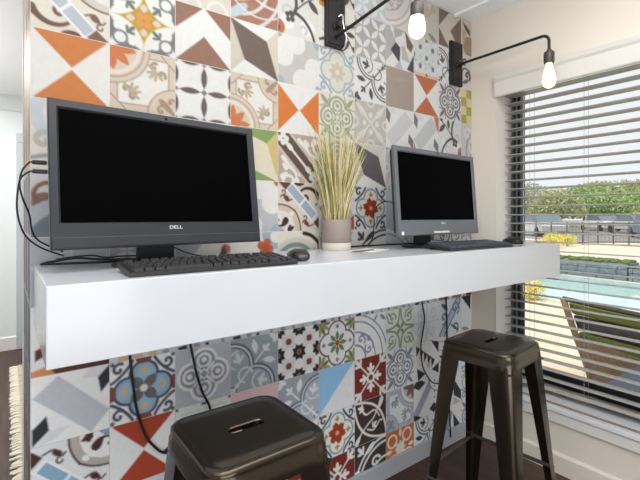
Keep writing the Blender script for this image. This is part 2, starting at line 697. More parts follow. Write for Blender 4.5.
def medallion(k=0, mirror=False, base=(222, 206, 186), flower=(216, 128, 82), panel=(240, 236, 228), ln=(176, 152, 130), leaf=(196, 176, 150), core=None):
    t = Tile(base).rot(k, mirror)
    # white panel around the diagonal
    t.p(t.poly([(.1, .1), (.90, .1), (.90, .90), (.1, .90)]), ln)
    t.p(t.poly([(.12, .12), (.88, .12), (.88, .88), (.12, .88)]), panel)
    for (a, b) in ((1, 0), (0, 1)):
        t.p(np.abs(t.x - a) + np.abs(t.y - b) - .26, ln)
        t.p(np.abs(t.x - a) + np.abs(t.y - b) - .235, base)
        sx, sy = (1 if a == 0 else -1), (1 if b == 0 else -1)
        cx, cy = a + sx * .25, b + sy * .25
        t.p(t.curl(cx + .09 * sx, cy - .02 * sy, .0, .075, 0, 300, .05), ln)
        t.p(t.curl(cx - .02 * sx, cy + .09 * sy, .0, .075, 90, 390, .05), ln)
        for ang in (-35, 10, 45, 80, 125):
            A = math.atan2(sy, sx) + math.radians(ang - 45)
            t.p(t.drop(cx + .05 * sx, cy + .05 * sy, cx + .05 * sx + .17 * math.cos(A), cy + .05 * sy + .17 * math.sin(A), .028), leaf)
    t.p(t.circ(0, 0, .60), ln)
    t.p(t.circ(0, 0, .58), base)
    t.p(t.ring(0, 0, .50, .02), ln)
    t.p(t.circ(0, 0, .46), (236, 228, 214))
    t.p(t.circ(0, 0, .40), base)
    for ang in (8, 45, 82):
        a = math.radians(ang)
        t.p(t.lens(.02 * math.cos(a), .02 * math.sin(a), .39 * math.cos(a), .39 * math.sin(a), .075), flower)
    t.p(t.circ(1, 1, .45), ln)
    t.p(t.circ(1, 1, .43), base)
    t.p(t.drop(1.0, 1.0, .74, .74, .06), core or ln)
    t.p(t.curl(.78, .93, .0, .09, 0, 300, .045), ln)
    t.p(t.curl(.93, .78, .0, .09, 90, 390, .045), ln)
    return t


def clover(k=0, bg=(206, 202, 194), lobe=(238, 236, 230), dots=(176, 186, 194), accent=None):
    t = Tile(bg).rot(k)
    for f in (0, 1):
        g = (lambda v: v) if f == 0 else (lambda v: 1 - v)
        for (a, b, r) in ((.13, .42, .23), (.42, .13, .23), (.18, .18, .25)):
            t.p(t.circ(g(a), g(b), r), lobe)
        t.p(t.circ(g(.0), g(.0), .10), accent or dots)
    t.p(t.circ(0, 1, .16), dots)
    t.p(t.circ(1, 0, .16), dots)
    if accent:
        t.p(t.circ(.2, .95, .09), accent)
        t.p(t.circ(.05, .78, .09), accent)
    return t


def vine(k=0, mirror=False, bg=(232, 228, 220), st=(92, 86, 82), red=(196, 122, 92)):
    t = Tile(bg).rot(k, mirror)
    t.p(t.circ(.22, .72, .16), (244, 243, 240))
    t.p(t.circ(.72, .75, .18), (244, 243, 240))
    t.p(t.curl(.22, .52, .10, .14, 150, 400, .05), (206, 208, 206))
    t.p(t.curl(.60, .80, .05, .10, 200, 420, .05), (206, 208, 206))
    t.p(t.curve([(.33, -.05), (.42, .2), (.42, .42), (.32, .62)], .075), st)
    t.p(t.curve([(.40, .50), (.62, .60), (.80, .80), (.90, 1.04)], .08, .06), st)
    t.p(t.curve([(.42, .45), (.66, .22), (.95, .02)], .035), st)
    t.p(t.lens(.72, .14, .98, .38, .07), st)
    t.p(t.lens(.56, .26, .60, -.02, .06), st)
    t.p(t.lens(.84, .08, .92, -.1, .05), st)
    for (a, b) in ((.22, .58), (.30, .54), (.24, .68), (.34, .66)):
        t.p(t.circ(a, b, .055), st)
    t.p(t.circ(.0, .88, .16), red)
    t.p(t.circ(-.02, .90, .08), (120, 86, 72))
    return t


def arcs_terra():
    t = Tile((176, 128, 106))
    for r, c in ((.95, (226, 222, 218)), (.68, (226, 222, 218)), (.42, (220, 186, 120))):
        t.p(t.ring(.1, .2, r, .06), c)
    for r in (.5, .8):
        t.p(t.ring(.9, -.2, r, .05), (228, 226, 224))
    t.p(t.ell(.15, .82, .24, .09, -.7), (198, 212, 218))
    t.p(t.ring(.6, .1, .75, .03), (232, 230, 226))
    return t


def pale_arcs():
    t = Tile((228, 216, 202))
    for c in (.25, .75):
        t.p(t.ring(c, 1.0, .18, .05), (240, 234, 226))
        t.p(t.circ(c, 1.0, .07), (214, 216, 216))
        t.p(t.ring(c, .4, .25, .05), (240, 234, 226))
    return t


def interlock(bg=(184, 180, 176), petal=(238, 236, 234), k=2):
    t = Tile(bg)
    for i in range(k):
        for j in range(k):
            s = 1 / k
            x0, y0 = i * s, j * s
            t.p(t.lens(x0 + .02, y0 + .02, x0 + s / 2 - .01, y0 + s / 2 - .01, .062), petal)
            t.p(t.lens(x0 + s - .02, y0 + s - .02, x0 + s / 2 + .01, y0 + s / 2 + .01, .062), petal)
            t.p(t.lens(x0 + .02, y0 + s - .02, x0 + s / 2 - .01, y0 + s / 2 + .01, .062), petal)
            t.p(t.lens(x0 + s - .02, y0 + .02, x0 + s / 2 + .01, y0 + s / 2 - .01, .062), petal)
    return t


def shards():
    t = Tile((236, 234, 232))
    t.p(t.poly([(0, .0), (.12, .0), (.42, .46), (0, .90)]), (190, 188, 186))
    t.p(t.poly([(.26, .0), (.66, .0), (.52, .16), (.30, .26)]), (184, 182, 180))
    t.p(t.poly([(.66, -.02), (.98, .30), (.90, .50), (.74, .40)]), (128, 108, 94))
    t.p(t.poly([(.16, .58), (.34, .36), (.50, .46), (.48, .86)]), (86, 80, 82))
    t.p(t.poly([(.54, .42), (.64, .38), (.88, .78), (.56, .74)]), (194, 192, 190))
    t.p(t.poly([(.28, 1.0), (.48, .78), (.60, 1.0)]), (196, 194, 192))
    t.p(t.poly([(.74, .96), (1.0, .52), (1.0, 1.0)]), (84, 80, 82))
    return t


def ringscroll(k=0, bg=(226, 220, 214), a=(196, 182, 168), b=(182, 178, 174)):
    t = Tile(bg).rot(k)
    for r in (1.02, .88, .64):
        t.p(t.ring(0, 1, r, .035), a)
    t.p(np.maximum(t.circ(0, 1, .98), -t.circ(0, 1, .92)), (236, 232, 228))
    t.p(t.curl(.20, .56, .0, .13, 0, 400, .045), b)
    t.p(t.curl(.44, .80, .0, .13, 180, 580, .045), b)
    t.p(t.curve([(.20, .43), (.40, .50), (.55, .66), (.57, .80)], .04), b)
    t.p(t.ring(0, 1, .34, .05), b)
    t.fleur(.42, .58, 1, -1, .09, b)
    t.p(t.lens(.80, .05, .98, .2, .05), b)
    t.p(t.lens(.72, .02, .60, .2, .03), b)
    return t


def flecks():
    t = Tile((226, 228, 228))
    rnd = random.Random(3)
    for i in range(34):
        x, y, a = rnd.random(), rnd.random(), rnd.random() * 3
        t.p(t.ell(x, y, .075, .035, a), rnd.choice([(204, 208, 206), (240, 240, 238), (190, 198, 202), (214, 216, 208)]))
    for (x, y) in ((.25, .25), (.75, .25), (.5, .5), (.25, .75), (.75, .75), (.0, .5), (1, .5), (.5, .02)):
        t.p(np.maximum(np.abs(t.x - x) - .05, np.abs(t.y - y) - .06), (118, 122, 128))
    for (x, y) in ((.5, .25), (.5, .75), (.25, .5), (.75, .5)):
        t.p(t.circ(x, y, .07), (210, 216, 222))
    t.p(np.maximum(.93 - t.y, -1), (226, 190, 168))
    t.p(t.circ(.5, .95, .05), (196, 120, 90))
    return t


def bandchev():
    t = Tile((214, 200, 186))
    t.p(t.poly([(0, .45), (.72, 0.0), (1, .2), (1, .32), (0, 1)]), (200, 186, 172))
    t.p(t.poly([(0, .72), (1, .10), (1, 1), (0, 1)]), (206, 204, 194))
    t.p(t.poly([(.52, .02), (.72, -.02), (.60, .2)]), (226, 218, 208))
    t.p(t.lens(.55, .80, .92, 1.0, .07), (150, 150, 146))
    return t


def corner_scroll(cx, cy, sx, sy, t, c, s=1.0, w=.04):
    t.p(t.curl(cx + sx * .13 * s, cy + sy * .13 * s, .02, .10 * s, 0 if sx > 0 else 180, (300 if sx > 0 else 480), w), c)
    t.p(t.curve([(cx + sx * .03, cy + sy * .33 * s), (cx + sx * .12 * s, cy + sy * .27 * s), (cx + sx * .20 * s, cy + sy * .20 * s), (cx + sx * .27 * s, cy + sy * .12 * s), (cx + sx * .33 * s, cy + sy * .03)], w), c)
    t.p(t.circ(cx + sx * .04, cy + sy * .04, .03), c)


def rosette(bg, line, fill, petal, core, corner, petal_n=8, fill2=None, dot=None, core_r=.06, accent=None):
    t = Tile(bg)
    for cx in (0, 1):
        for cy in (0, 1):
            corner_scroll(cx, cy, 1 if cx == 0 else -1, 1 if cy == 0 else -1, t, corner, 1.0, .05)
    lob = [(.5, .27), (.73, .5), (.5, .73), (.27, .5)]
    for (a, b) in lob:
        t.p(t.circ(a, b, .235), line)
    t.p(t.circ(.5, .5, .29), line)
    for (a, b) in lob:
        t.p(t.circ(a, b, .19), fill)
    t.p(t.circ(.5, .5, .25), fill)
    if fill2:
        for (a, b) in lob:
            t.p(t.circ(a, b, .12), fill2)
    if accent:
        for (a, b) in ((.5, 0), (1, .5), (.5, 1), (0, .5)):
            t.p(np.maximum(np.abs(t.x - a), np.abs(t.y - b)) - .09, accent)
        for q in range(4):
            t.rot(q)
            t.p(t.poly([(.36, -.01), (.40, .08), (.60, .08), (.64, -.01)]), accent)
        t.reset()
    if dot:
        for (a, b) in lob:
            t.p(t.ell(a + (a - .5) * .25, b + (b - .5) * .25, .045, .045), dot)
    t.flower(.5, .5, petal_n, .0, .24 if petal_n > 4 else .28, .055 if petal_n > 4 else .085, petal, PI / petal_n if petal_n == 4 else 0)
    t.p(t.circ(.5, .5, core_r), core)
    return t


def redstar(bg=(226, 228, 230), line=(124, 150, 170), dark=(70, 66, 72)):
    t = rosette(bg, line, (232, 226, 206), RED, (228, 150, 90), dark, 6, core_r=.05)
    for (a, b) in ((.5, .2), (.8, .5), (.5, .8), (.2, .5)):
        t.fleur(a, b, a - .5, b - .5, .09, (146, 128, 72))
    t.flower(.5, .5, 6, .0, .26, .075, (150, 62, 42), .3)
    t.p(t.circ(.5, .5, .05), (232, 156, 96))
    return t


def lobes(k=0, mirror=False, bg=(238, 237, 234), line=(98, 96, 96), leaf=(92, 90, 92), inner=None, star=None):
    """quarter of a quatrefoil round the lower left corner"""
    t = Tile(bg).rot(k, mirror)
    inner = inner or bg
    ca, cb = (.02, .52), (.48, .98)
    un = lambda r: np.minimum(t.circ(ca[0], ca[1], r), t.circ(cb[0], cb[1], r))
    t.p(un(.46), line)
    t.p(un(.42), (240, 239, 236) if inner is bg else (196, 198, 204))
    t.p(un(.385), line)
    t.p(un(.355), inner)
    t.p(t.stroke([(.0, 1.0), (.40, .60)], .035), star or leaf)
    t.p(t.curl(.30, .70, .14, .14, 100, 350, .03), star or leaf)
    for (x, y, a, b) in ((.16, .40, -.3, -1), (.62, .86, 1, .3)):
        t.fleur(x, y, a, b, .15, leaf)
        t.p(t.curl(x, y, .18, .18, 120, 260, .025), star or leaf)
    t.fleur(.12, .88, 1, -1, .07, star or leaf)
    # cross on the diagonal in the free corner
    t.p(t.stroke([(.50, .50), (.70, .30)], .03), star or leaf)
    t.fleur(.72, .28, 1, -1, .12, star or leaf)
    t.p(t.lens(.46, .06, .52, .34, .06), star or leaf)
    t.p(t.lens(.94, .54, .66, .48, .06), star or leaf)
    t.p(t.lens(.80, .02, .98, .10, .05), star or leaf)
    t.p(t.lens(.90, .20, .98, .02, .05), star or leaf)
    return t


def knot(bg, line, hi=None, petals=True, corner=None):
    t = Tile(bg)
    hi = hi or bg
    lob = [(.5, .28), (.72, .5), (.5, .72), (.28, .5)]
    un = lambda r: np.minimum.reduce([t.circ(a, b, r) for a, b in lob])
    t.p(un(.25), line)
    t.p(un(.20), hi)
    for (a, b) in lob:
        dx, dy = (a - .5), (b - .5)
        t.p(t.ring(a + dx * .1, b + dy * .1, .115, .045), line)
        t.p(t.circ(a + dx * .15, b + dy * .15, .045), line)
    t.p(t.circ(.5, .5, .13), hi)
    for s in (1, -1):
        t.p(t.stroke([(.5 - .17, .5 - .17 * s), (.5 + .17, .5 + .17 * s)], .04), line)
    t.p(np.abs(t.x - .5) + np.abs(t.y - .5) - .075, hi)
    t.p(np.abs(np.abs(t.x - .5) + np.abs(t.y - .5) - .085) - .015, line)
    if petals:
        for cx in (0, 1):
            for cy in (0, 1):
                sx, sy = (1 if cx == 0 else -1), (1 if cy == 0 else -1)
                t.p(t.lens(cx + sx * .04, cy + sy * .04, cx + sx * .26, cy + sy * .26, .05), corner or line)
                t.p(t.curl(cx, cy, .30, .30, 0, 360, .03, n=24), line)
    return t


def scrollquad(bg, line):
    t = Tile(bg)
    for k in range(4):
        t.rot(k)
        t.p(t.curve([(0, .48), (.22, .46), (.40, .36), (.46, .20), (.48, 0)], .045), line)
        t.p(t.curl(.22, .20, .02, .13, 20, 380, .04), line)
        t.p(t.curve([(.22, .33), (.10, .30), (.04, .16), (.0, .1)], .04), line)
        t.p(t.lens(.05, .05, .2, .2, .03), line)
        t.p(t.lens(.5, .5, .36, .36, .04), line)
    return t.reset()


def stardiag():
    t = Tile((200, 194, 186))
    h = (228, 224, 218)
    for s in (1, -1):
        t.p(t.stroke([(0.05, .5 - .45 * s), (.95, .5 + .45 * s)], .05), h)
        for q in (-1, 1):
            t.p(t.lens(.5 + q * .12, .5 + q * s * .12, .5 + q * .44, .5 + q * s * .44, .07), h)
    for a in range(4):
        c, s = math.cos(a * PI / 2), math.sin(a * PI / 2)
        t.p(t.circ(.5 + c * .2, .5 + s * .2, .065), h)
    for (x, y) in ((.5, 0), (0, .5), (1, .5), (.5, 1)):
        t.p(t.circ(x, y, .13), h)
        t.p(t.circ(x, y, .08), (190, 184, 178))
    t.p(t.circ(0, 0, .08), (150, 146, 142))
    return t


def diagpar(mirror=False, bg=(222, 224, 229), par=(178, 181, 188), light=(202, 204, 208), dk=(46, 47, 50), extra=None):
    t = Tile(bg).rot(0, mirror)
    t.p(t.poly([(.33, .03), (1, .70), (.75, .98), (.02, .30)]), par)
    t.p(t.poly([(.62, .14), (.73, 0), (.98, 0), (.84, .17)]), light)
    t.p(t.poly([(.84, .17), (1, .0), (1, .27), (.88, .42)]), dk)
    t.p(t.poly([(.22, .80), (.48, .80), (.31, .95), (.05, 1)]), light)
    t.p(t.poly([(.02, .74), (.19, .58), (.22, .80), (.02, .99)]), dk)
    if extra:
        t.p(t.poly([(0, .0), (.22, .0), (.0, .48)]), extra)
        t.p(t.poly([(1, .75), (1, 1), (.90, 1)]), extra)
    return t


def bone():
    t = Tile((188, 172, 156))
    w = (240, 236, 230)
    d = (104, 86, 78)
    for f in (0, 1):
        g = (lambda a, b: (a, b)) if f == 0 else (lambda a, b: (b, a))
        P = lambda *q: [g(*z) for z in q]
        t.p(t.curve(P((.50, .12), (.66, .26), (.78, .40), (.92, .44)), .10, .05), w)
        for (a, b, c2, e) in ((.62, .10, .74, .24), (.80, .22, .92, .06), (.92, .36, 1.0, .50), (.72, .46, .86, .56), (.86, .60, .98, .76)):
            (x1, y1), (x2, y2) = g(a, b), g(c2, e)
            t.p(t.drop(x1, y1, x2, y2, .065), w)
        x, y = g(.98, .24)
        t.p(t.ring(x, y, .12, .06), w)
    t.p(t.poly([(.0, .0), (.26, .0), (1.0, .78), (1.0, 1.0), (.74, 1), (.0, .28)]), d)
    t.p(t.poly([(.0, .24), (.76, 1.02), (.70, 1.02), (.0, .32)]), (214, 200, 184))
    t.p(t.poly([(.24, 0), (1.02, .74), (1.02, .68), (.32, .0)]), (214, 200, 184))
    t.p(t.stroke([(.2, .2), (.84, .84)], .05), w)
    for (cx, cy, s) in ((.12, .12, 1), (.88, .88, -1)):
        for a in range(4):
            an = a * PI / 2
            t.p(t.circ(cx + .075 * math.cos(an), cy + .075 * math.sin(an), .06), w)
        t.p(t.drop(cx + s * .06, cy + s * .06, cx + s * .22, cy + s * .22, .06), w)
    return t


def rainbow():
    t = Tile((236, 228, 214))
    for r, c in ((.62, (214, 208, 196)), (.52, (126, 146, 140)), (.42, (214, 222, 212)), (.30, (236, 224, 196))):
        t.p(t.circ(.42, .75, r), c)
    t.p(t.circ(.42, .75, .2), (240, 236, 226))
    t.p(t.curl(.85, .55, .04, .17, 0, 400, .08), DKB)
    t.p(t.curve([(.62, .05), (.8, .1), (.98, .25), (1.0, .4)], .08), DKB)
    return t


def orangecross():
    t = Tile((232, 230, 226))
    t.p(t.circ(.95, .05, .30), (168, 186, 196))
    for a in range(4):
        an = a * PI / 2 + .4
        t.p(t.circ(.72 + .10 * math.cos(an), .30 + .10 * math.sin(an), .085), (198, 108, 76))
    t.p(t.circ(.72, .30, .08), (190, 92, 60))
    t.p(t.circ(.95, .1, .12), (236, 234, 230))
    t.p(t.circ(.3, .9, .3), (200, 204, 206))
    return t


def tri_mix():
    t = Tile((226, 222, 214))
    t.p(t.poly([(0, 0), (.6, 0), (0, .8)]), (176, 180, 186))
    t.p(t.poly([(.5, 1), (1, .2), (1, 1)]), (196, 198, 202))
    for (x, y) in ((.75, .1), (.9, .3)):
        t.p(t.circ(x, y, .09), (192, 112, 86))
    t.p(t.poly([(.75, .45), (.88, .2), (.95, .5)]), (96, 80, 74))
    t.p(t.stroke([(.62, .52), (1.0, .52)], .07), (96, 80, 74))
    return t


def hexstars():
    t = Tile((206, 206, 210))
    cr = (226, 212, 188)
    for i in range(3):
        for j in range(3):
            x, y = i * .5, j * .5
            t.p(t.circ(x, y, .165), cr)
            t.flower(x, y, 8, .035, .185, .05, (38, 36, 40), PI / 8)
            t.p(t.circ(x, y, .045), (122, 66, 52))
    for i in range(2):
        for j in range(2):
            x, y = .25 + i * .5, .25 + j * .5
            t.p(np.maximum(np.maximum(np.abs(t.x - x), np.abs(t.y - y)) - .065, np.abs(t.x - x) + np.abs(t.y - y) - .1), (126, 66, 52))
    for i in range(3):
        for j in range(2):
            for (x, y) in ((i * .5, .25 + j * .5), (.25 + j * .5, i * .5)):
                t.p(np.maximum(np.maximum(np.abs(t.x - x), np.abs(t.y - y)) - .105, np.abs(t.x - x) + np.abs(t.y - y) - .15), (222, 222, 226))
    return t


def flowerquat():
    t = Tile((230, 230, 230))
    br = (92, 66, 62)
    lob = [(.5, .26), (.74, .5), (.5, .74), (.26, .5)]
    un = lambda r: np.minimum.reduce([t.circ(a, b, r) for a, b in lob] + [np.full(t.x.shape, 1e9)])
    t.p(un(.265), br)
    t.p(un(.225), (232, 232, 232))
    t.p(t.circ(.5, .5, .3), (232, 232, 232))
    t.flower(.5, .5, 8, .05, .27, .05, (104, 122, 92))
    t.p(t.circ(.5, .5, .065), (160, 84, 48))
    for (a, b) in ((.5, .13), (.87, .5), (.5, .87), (.13, .5)):
        t.p(np.abs(t.x - a) + np.abs(t.y - b) - .06, (116, 136, 150))
    for cx in (0, 1):
        for cy in (0, 1):
            base = math.atan2(1 - 2 * cy, 1 - 2 * cx)
            for q, c in ((-.7, (98, 116, 84)), (-.23, (140, 142, 84)), (.23, (98, 116, 84)), (.7, (140, 142, 84))):
                a = base + q
                t.p(t.drop(cx + .06 * math.cos(a), cy + .06 * math.sin(a), cx + .30 * math.cos(a), cy + .30 * math.sin(a), .05), c)
            t.p(t.circ(cx, cy, .08), (176, 96, 50))
    return t


def crossfleur(bg=MRN, w=(226, 220, 214), k=0):
    t = Tile(bg)
    dia = [(1, 1), (1, -1), (-1, 1), (-1, -1)]
    for (a, b) in dia:
        t.p(t.stroke([(.5, .5), (.5 + a * .30, .5 + b * .30)], .035), w)
        x, y = .5 + a * .36, .5 + b * .36
        t.fleur(x, y, a, b, .17, w)
        t.p(t.circ(x - a * .02, y - b * .02, .05), w)
    for (a, b) in ((1, 0), (-1, 0), (0, 1), (0, -1)):
        t.fleur(.5 + a * .20, .5 + b * .20, a, b, .15, w)
        t.p(t.circ(.5 + a * .19, .5 + b * .19, .06), w)
    t.p(t.circ(.5, .5, .13), w)
    t.p(t.circ(.5, .5, .07), bg)
    return t


def vesica():
    t = Tile((64, 50, 50))
    w = (224, 218, 212)
    t.p(np.abs(t.lens(.0, .02, 1.0, .98, .32)) - .028, w)
    t.p(t.curve([(.06, 1.0), (.20, .76), (.42, .58), (.62, .44), (.86, .02)], .035), w)
    t.p(t.curve([(.20, .14), (.34, .34), (.62, .30), (.78, .48)], .05, .03), w)
    t.fleur(.22, .18, -1, -.4, .13, w)
    t.p(t.curve([(.40, .70), (.60, .76), (.78, .60), (.86, .60)], .035), w)
    t.fleur(.60, .66, .6, -.6, .12, w)
    t.p(t.drop(.76, .30, .88, .04, .07), w)
    t.p(t.drop(.18, .78, .04, .98, .06), w)
    return t


def scrolldark(bg=(62, 54, 56), w=(222, 220, 218)):
    t = Tile(bg)
    for r, ww in ((.98, .05), (.86, .05), (.50, .05)):
        t.p(t.ring(1, 1, r, ww), w)
    t.p(t.curl(.66, .55, .02, .16, 0, 330, .06), w)
    t.p(t.curl(.52, .85, .02, .15, 180, 520, .06), w)
    t.fleur(.22, .18, -1, -1, .17, w)
    t.fleur(.10, .62, -.3, 1, .14, w)
    t.p(t.drop(.3, .3, .62, .06, .07), w)
    t.fleur(.80, .80, -1, -1, .13, w)
    return t


def zigzag():
    t = Tile((224, 226, 230))
    for i in range(5):
        x, y = .08 + i * .15, .06 + i * .10
        t.p(t.poly([(x, y), (x + .16, y + .10), (x + .02, y + .30)]), BLK)
    t.p(t.poly([(.68, .02), (1.0, .10), (.98, .40)]), BLK)
    t.p(t.poly([(.12, .66), (.16, 1.0), (.46, .86)]), BLK)
    t.p(t.poly([(.70, .80), (1.0, .66), (1.0, .96)]), BLK)
    t.p(t.poly([(.50, .62), (.66, .56), (.62, .80)]), (168, 172, 180))
    return t


def diaggeo():
    t = Tile((222, 224, 230))
    t.p(t.poly([(.0, .78), (.60, .06), (.70, .30), (.10, 1.0), (.0, 1.0)]), (152, 158, 170))
    t.p(t.poly([(-.05, .12), (.18, -.08), (.46, .10), (.20, .24)]), BLK)
    t.p(t.poly([(0, .84), (.30, .96), (.12, 1.02), (0, 1.02)]), BLK)
    t.p(t.poly([(.60, .84), (.80, .70), (.98, .84), (.80, .98)]), BLK)
    for i in range(4):
        t.p(t.circ(.82, .12 + .15 * i, .025), BLK)
    t.p(t.ring(1.0, .0, .42, .03), (120, 124, 132))
    return t


def tris():
    t = Tile((222, 224, 230))
    t.p(t.poly([(.0, 1), (.48, .1), (.62, .2), (.24, 1)]), (150, 154, 162))
    t.p(t.poly([(.62, .22), (1, .7), (1, .95), (.66, .74)]), (58, 58, 62))
    t.p(t.poly([(.66, .78), (.98, 1), (.6, 1)]), (176, 178, 184))
    return t


def halftri():
    t = Tile((222, 218, 226))
    t.p(t.poly([(0, 0), (1, 0), (0, 1)]), SKY)
    return t


def palestars():
    t = Tile((206, 210, 206))
    for (x, y) in ((.3, .35), (.75, .3), (.3, .8), (.78, .78)):
        t.flower(x, y, 4, 0, .2, .05, (226, 230, 232), .4)
    for (x, y) in ((0, 0), (.5, 0), (1, 0)):
        t.p(np.maximum(np.abs(t.x - x), np.abs(t.y - y)) - .05, (92, 96, 86))
    t.p(t.stroke([(.1, .12), (.9, .12)], .04), (184, 196, 186))
    return t


def pieces():
    t = Tile((230, 226, 216))
    t.p(t.poly([(.3, 0), (1, .3), (.6, .6)]), (216, 200, 190))
    t.p(t.poly([(.45, .40), (.75, .28), (1.0, .72), (.72, .98)]), (204, 186, 178))
    t.p(t.poly([(.55, .12), (.72, .02), (.74, .34), (.6, .4)]), (112, 86, 80))
    t.p(t.poly([(.60, 1.0), (.98, .66), (.98, 1.0)]), (184, 84, 56))
    t.p(t.poly([(0, .5), (.3, .3), (.3, .9)]), (170, 160, 150))
    return t


def greyscroll(bg=(214, 214, 216), a=(176, 174, 174), b=(236, 234, 230)):
    t = Tile(bg)
    for r in (.35, .55, .75):
        t.p(t.ring(1.0, .8, r, .08), a)
    t.p(t.curl(.3, .3, .04, .24, 0, 420, .07), b)
    t.p(t.curl(.62, .72, .04, .2, 180, 560, .06), b)
    return t


def big_scroll(bg=CRM, c=(196, 190, 184), c2=(210, 214, 218)):
    t = Tile(bg)
    t.p(t.ring(.62, .18, .55, .16), c2)
    t.p(t.curl(.16, .60, .03, .17, 0, 420, .08), c)
    t.p(t.curl(.62, .70, .05, .25, 90, 500, .09), c)
    t.p(t.curve([(.0, .86), (.25, .82), (.45, .95)], .06), (170, 168, 166))
    return t


def browncurl():
    t = Tile((222, 216, 212))
    t.p(t.circ(.16, .50, .15), (150, 112, 100))
    t.p(t.curl(.2, .4, .1, .2, 0, 300, .06), (140, 104, 92))
    t.p(t.circ(.4, 1.05, .62), (196, 200, 208))
    t.p(t.circ(.45, 1.12, .50), (132, 138, 148))
    return t


def palegrey():
    t = Tile((196, 198, 204))
    t.p(t.lens(.0, .5, 1, .3, .1), (212, 214, 218))
    t.p(t.lens(.1, .8, .9, .9, .08), (178, 182, 190))
    t.p(t.ring(.2, .2, .3, .04), (216, 218, 222))
    return t


def rowfive(c1, c2, c3):
    t = Tile((208, 206, 206))
    t.p(t.poly([(.10, .02), (.34, .0), (.24, .55), (.12, .3)]), c1)
    t.p(t.poly([(.05, .62), (.35, .48), (.35, .62), (.05, .78)]), c2)
    t.p(t.poly([(.05, .98), (.4, .86), (1, .82), (1, 1), (.05, 1)]), c2)
    t.p(t.poly([(0, .92), (.2, .86), (.3, 1), (0, 1)]), c3)
    return t


def edging(c=BLK, seed=[0]):
    t = Tile((186, 190, 198))
    seed[0] += 1
    rnd = random.Random(seed[0])
    for i in range(4):
        a = .03 + .24 * i + rnd.random() * .08
        w, e = rnd.uniform(.05, .16), rnd.uniform(.86, .95)
        t.p(t.poly([(a, e + .02), (a + w, e), (a + w + .03, 1), (a + .02, 1)]), c if rnd.random() < .6 else (138, 142, 152))
    t.p(t.ring(.5, .4, .3, .05), (150, 156, 166))
    return t


def checks():
    t = Tile((232, 222, 176))
    for i in range(2):
        for j in range(4):
            if (i + j) % 2:
                t.p(t.poly([(.25 * i, .25 * j), (.25 * i + .25, .25 * j), (.25 * i + .25, .25 * j + .25), (.25 * i, .25 * j + .25)]), (186, 176, 92))
    return t


def darkbits():
    t = Tile((230, 226, 220))
    t.p(t.curl(.16, .25, .02, .12, 0, 300, .06), (84, 82, 80))
    t.p(t.curl(.30, .60, .02, .14, 90, 400, .09), (120, 96, 74))
    t.p(t.lens(.05, .85, .4, .7, .06), (120, 118, 116))
    t.p(t.curve([(.02, .5), (.2, .4), (.42, .46)], .05), (92, 88, 86))
    return t


def brownround():
    t = Tile((226, 210, 194))
    t.p(t.circ(.40, .74, .30), (176, 150, 128))
    t.p(t.poly([(.05, .05), (.42, .24), (.42, .42), (.2, .28)]), (104, 90, 84))
    t.p(t.poly([(.05, .3), (.25, .32), (.1, .8)]), (196, 178, 160))
    return t


def faintscroll():
    t = Tile((214, 219, 230))
    for k in range(4):
        t.rot(k)
        t.p(t.curl(.26, .26, .02, .17, 0, 380, .05), (194, 201, 214))
        t.p(t.curve([(.0, .5), (.3, .5), (.5, .5)], .05), (196, 203, 216))
    return t.reset()


def bluescroll():
    t = Tile((206, 214, 226))
    b, d = (118, 136, 160), (74, 88, 108)
    t.p(t.stroke([(.15, .95), (.85, .1)], .16), (170, 186, 206))
    t.p(np.abs(t.stroke([(.15, .95), (.85, .1)], .2)) - .02, d)
    t.p(t.curl(.72, .28, .03, .2, 0, 420, .07), b)
    t.p(t.curl(.22, .50, .03, .18, 90, 460, .07), b)
    t.p(t.curl(.72, .82, .03, .16, 90, 420, .05), d)
    t.p(t.lens(.1, .1, .4, .3, .06), d)
    t.p(t.lens(.5, .7, .9, .95, .04), d)
    return t


def endpiece():
    t = Tile((214, 219, 228))
    t.p(t.poly([(.0, .0), (.46, .0), (.44, .42)]), BLK)
    t.p(t.lens(.0, .9, .4, 1.0, .06), MGR)
    return t


def orangequat():
    t = Tile((188, 112, 62))
    w = (222, 212, 204)
    for k in range(4):
        t.rot(k)
        t.p(t.ring(.22, .26, .15, .05), w)
        t.p(t.stroke([(.30, .36), (.5, .5)], .05), w)
        t.p(t.lens(.0, .5, .22, .5, .05), w)
    t.reset()
    t.flower(.5, .5, 8, .0, .2, .05, w)
    return t


def paveplain(c):
    t = Tile(c)
    t.p(t.lens(.1, .3, .9, .2, .05), tuple(min(255, v + 5) for v in c))
    return t


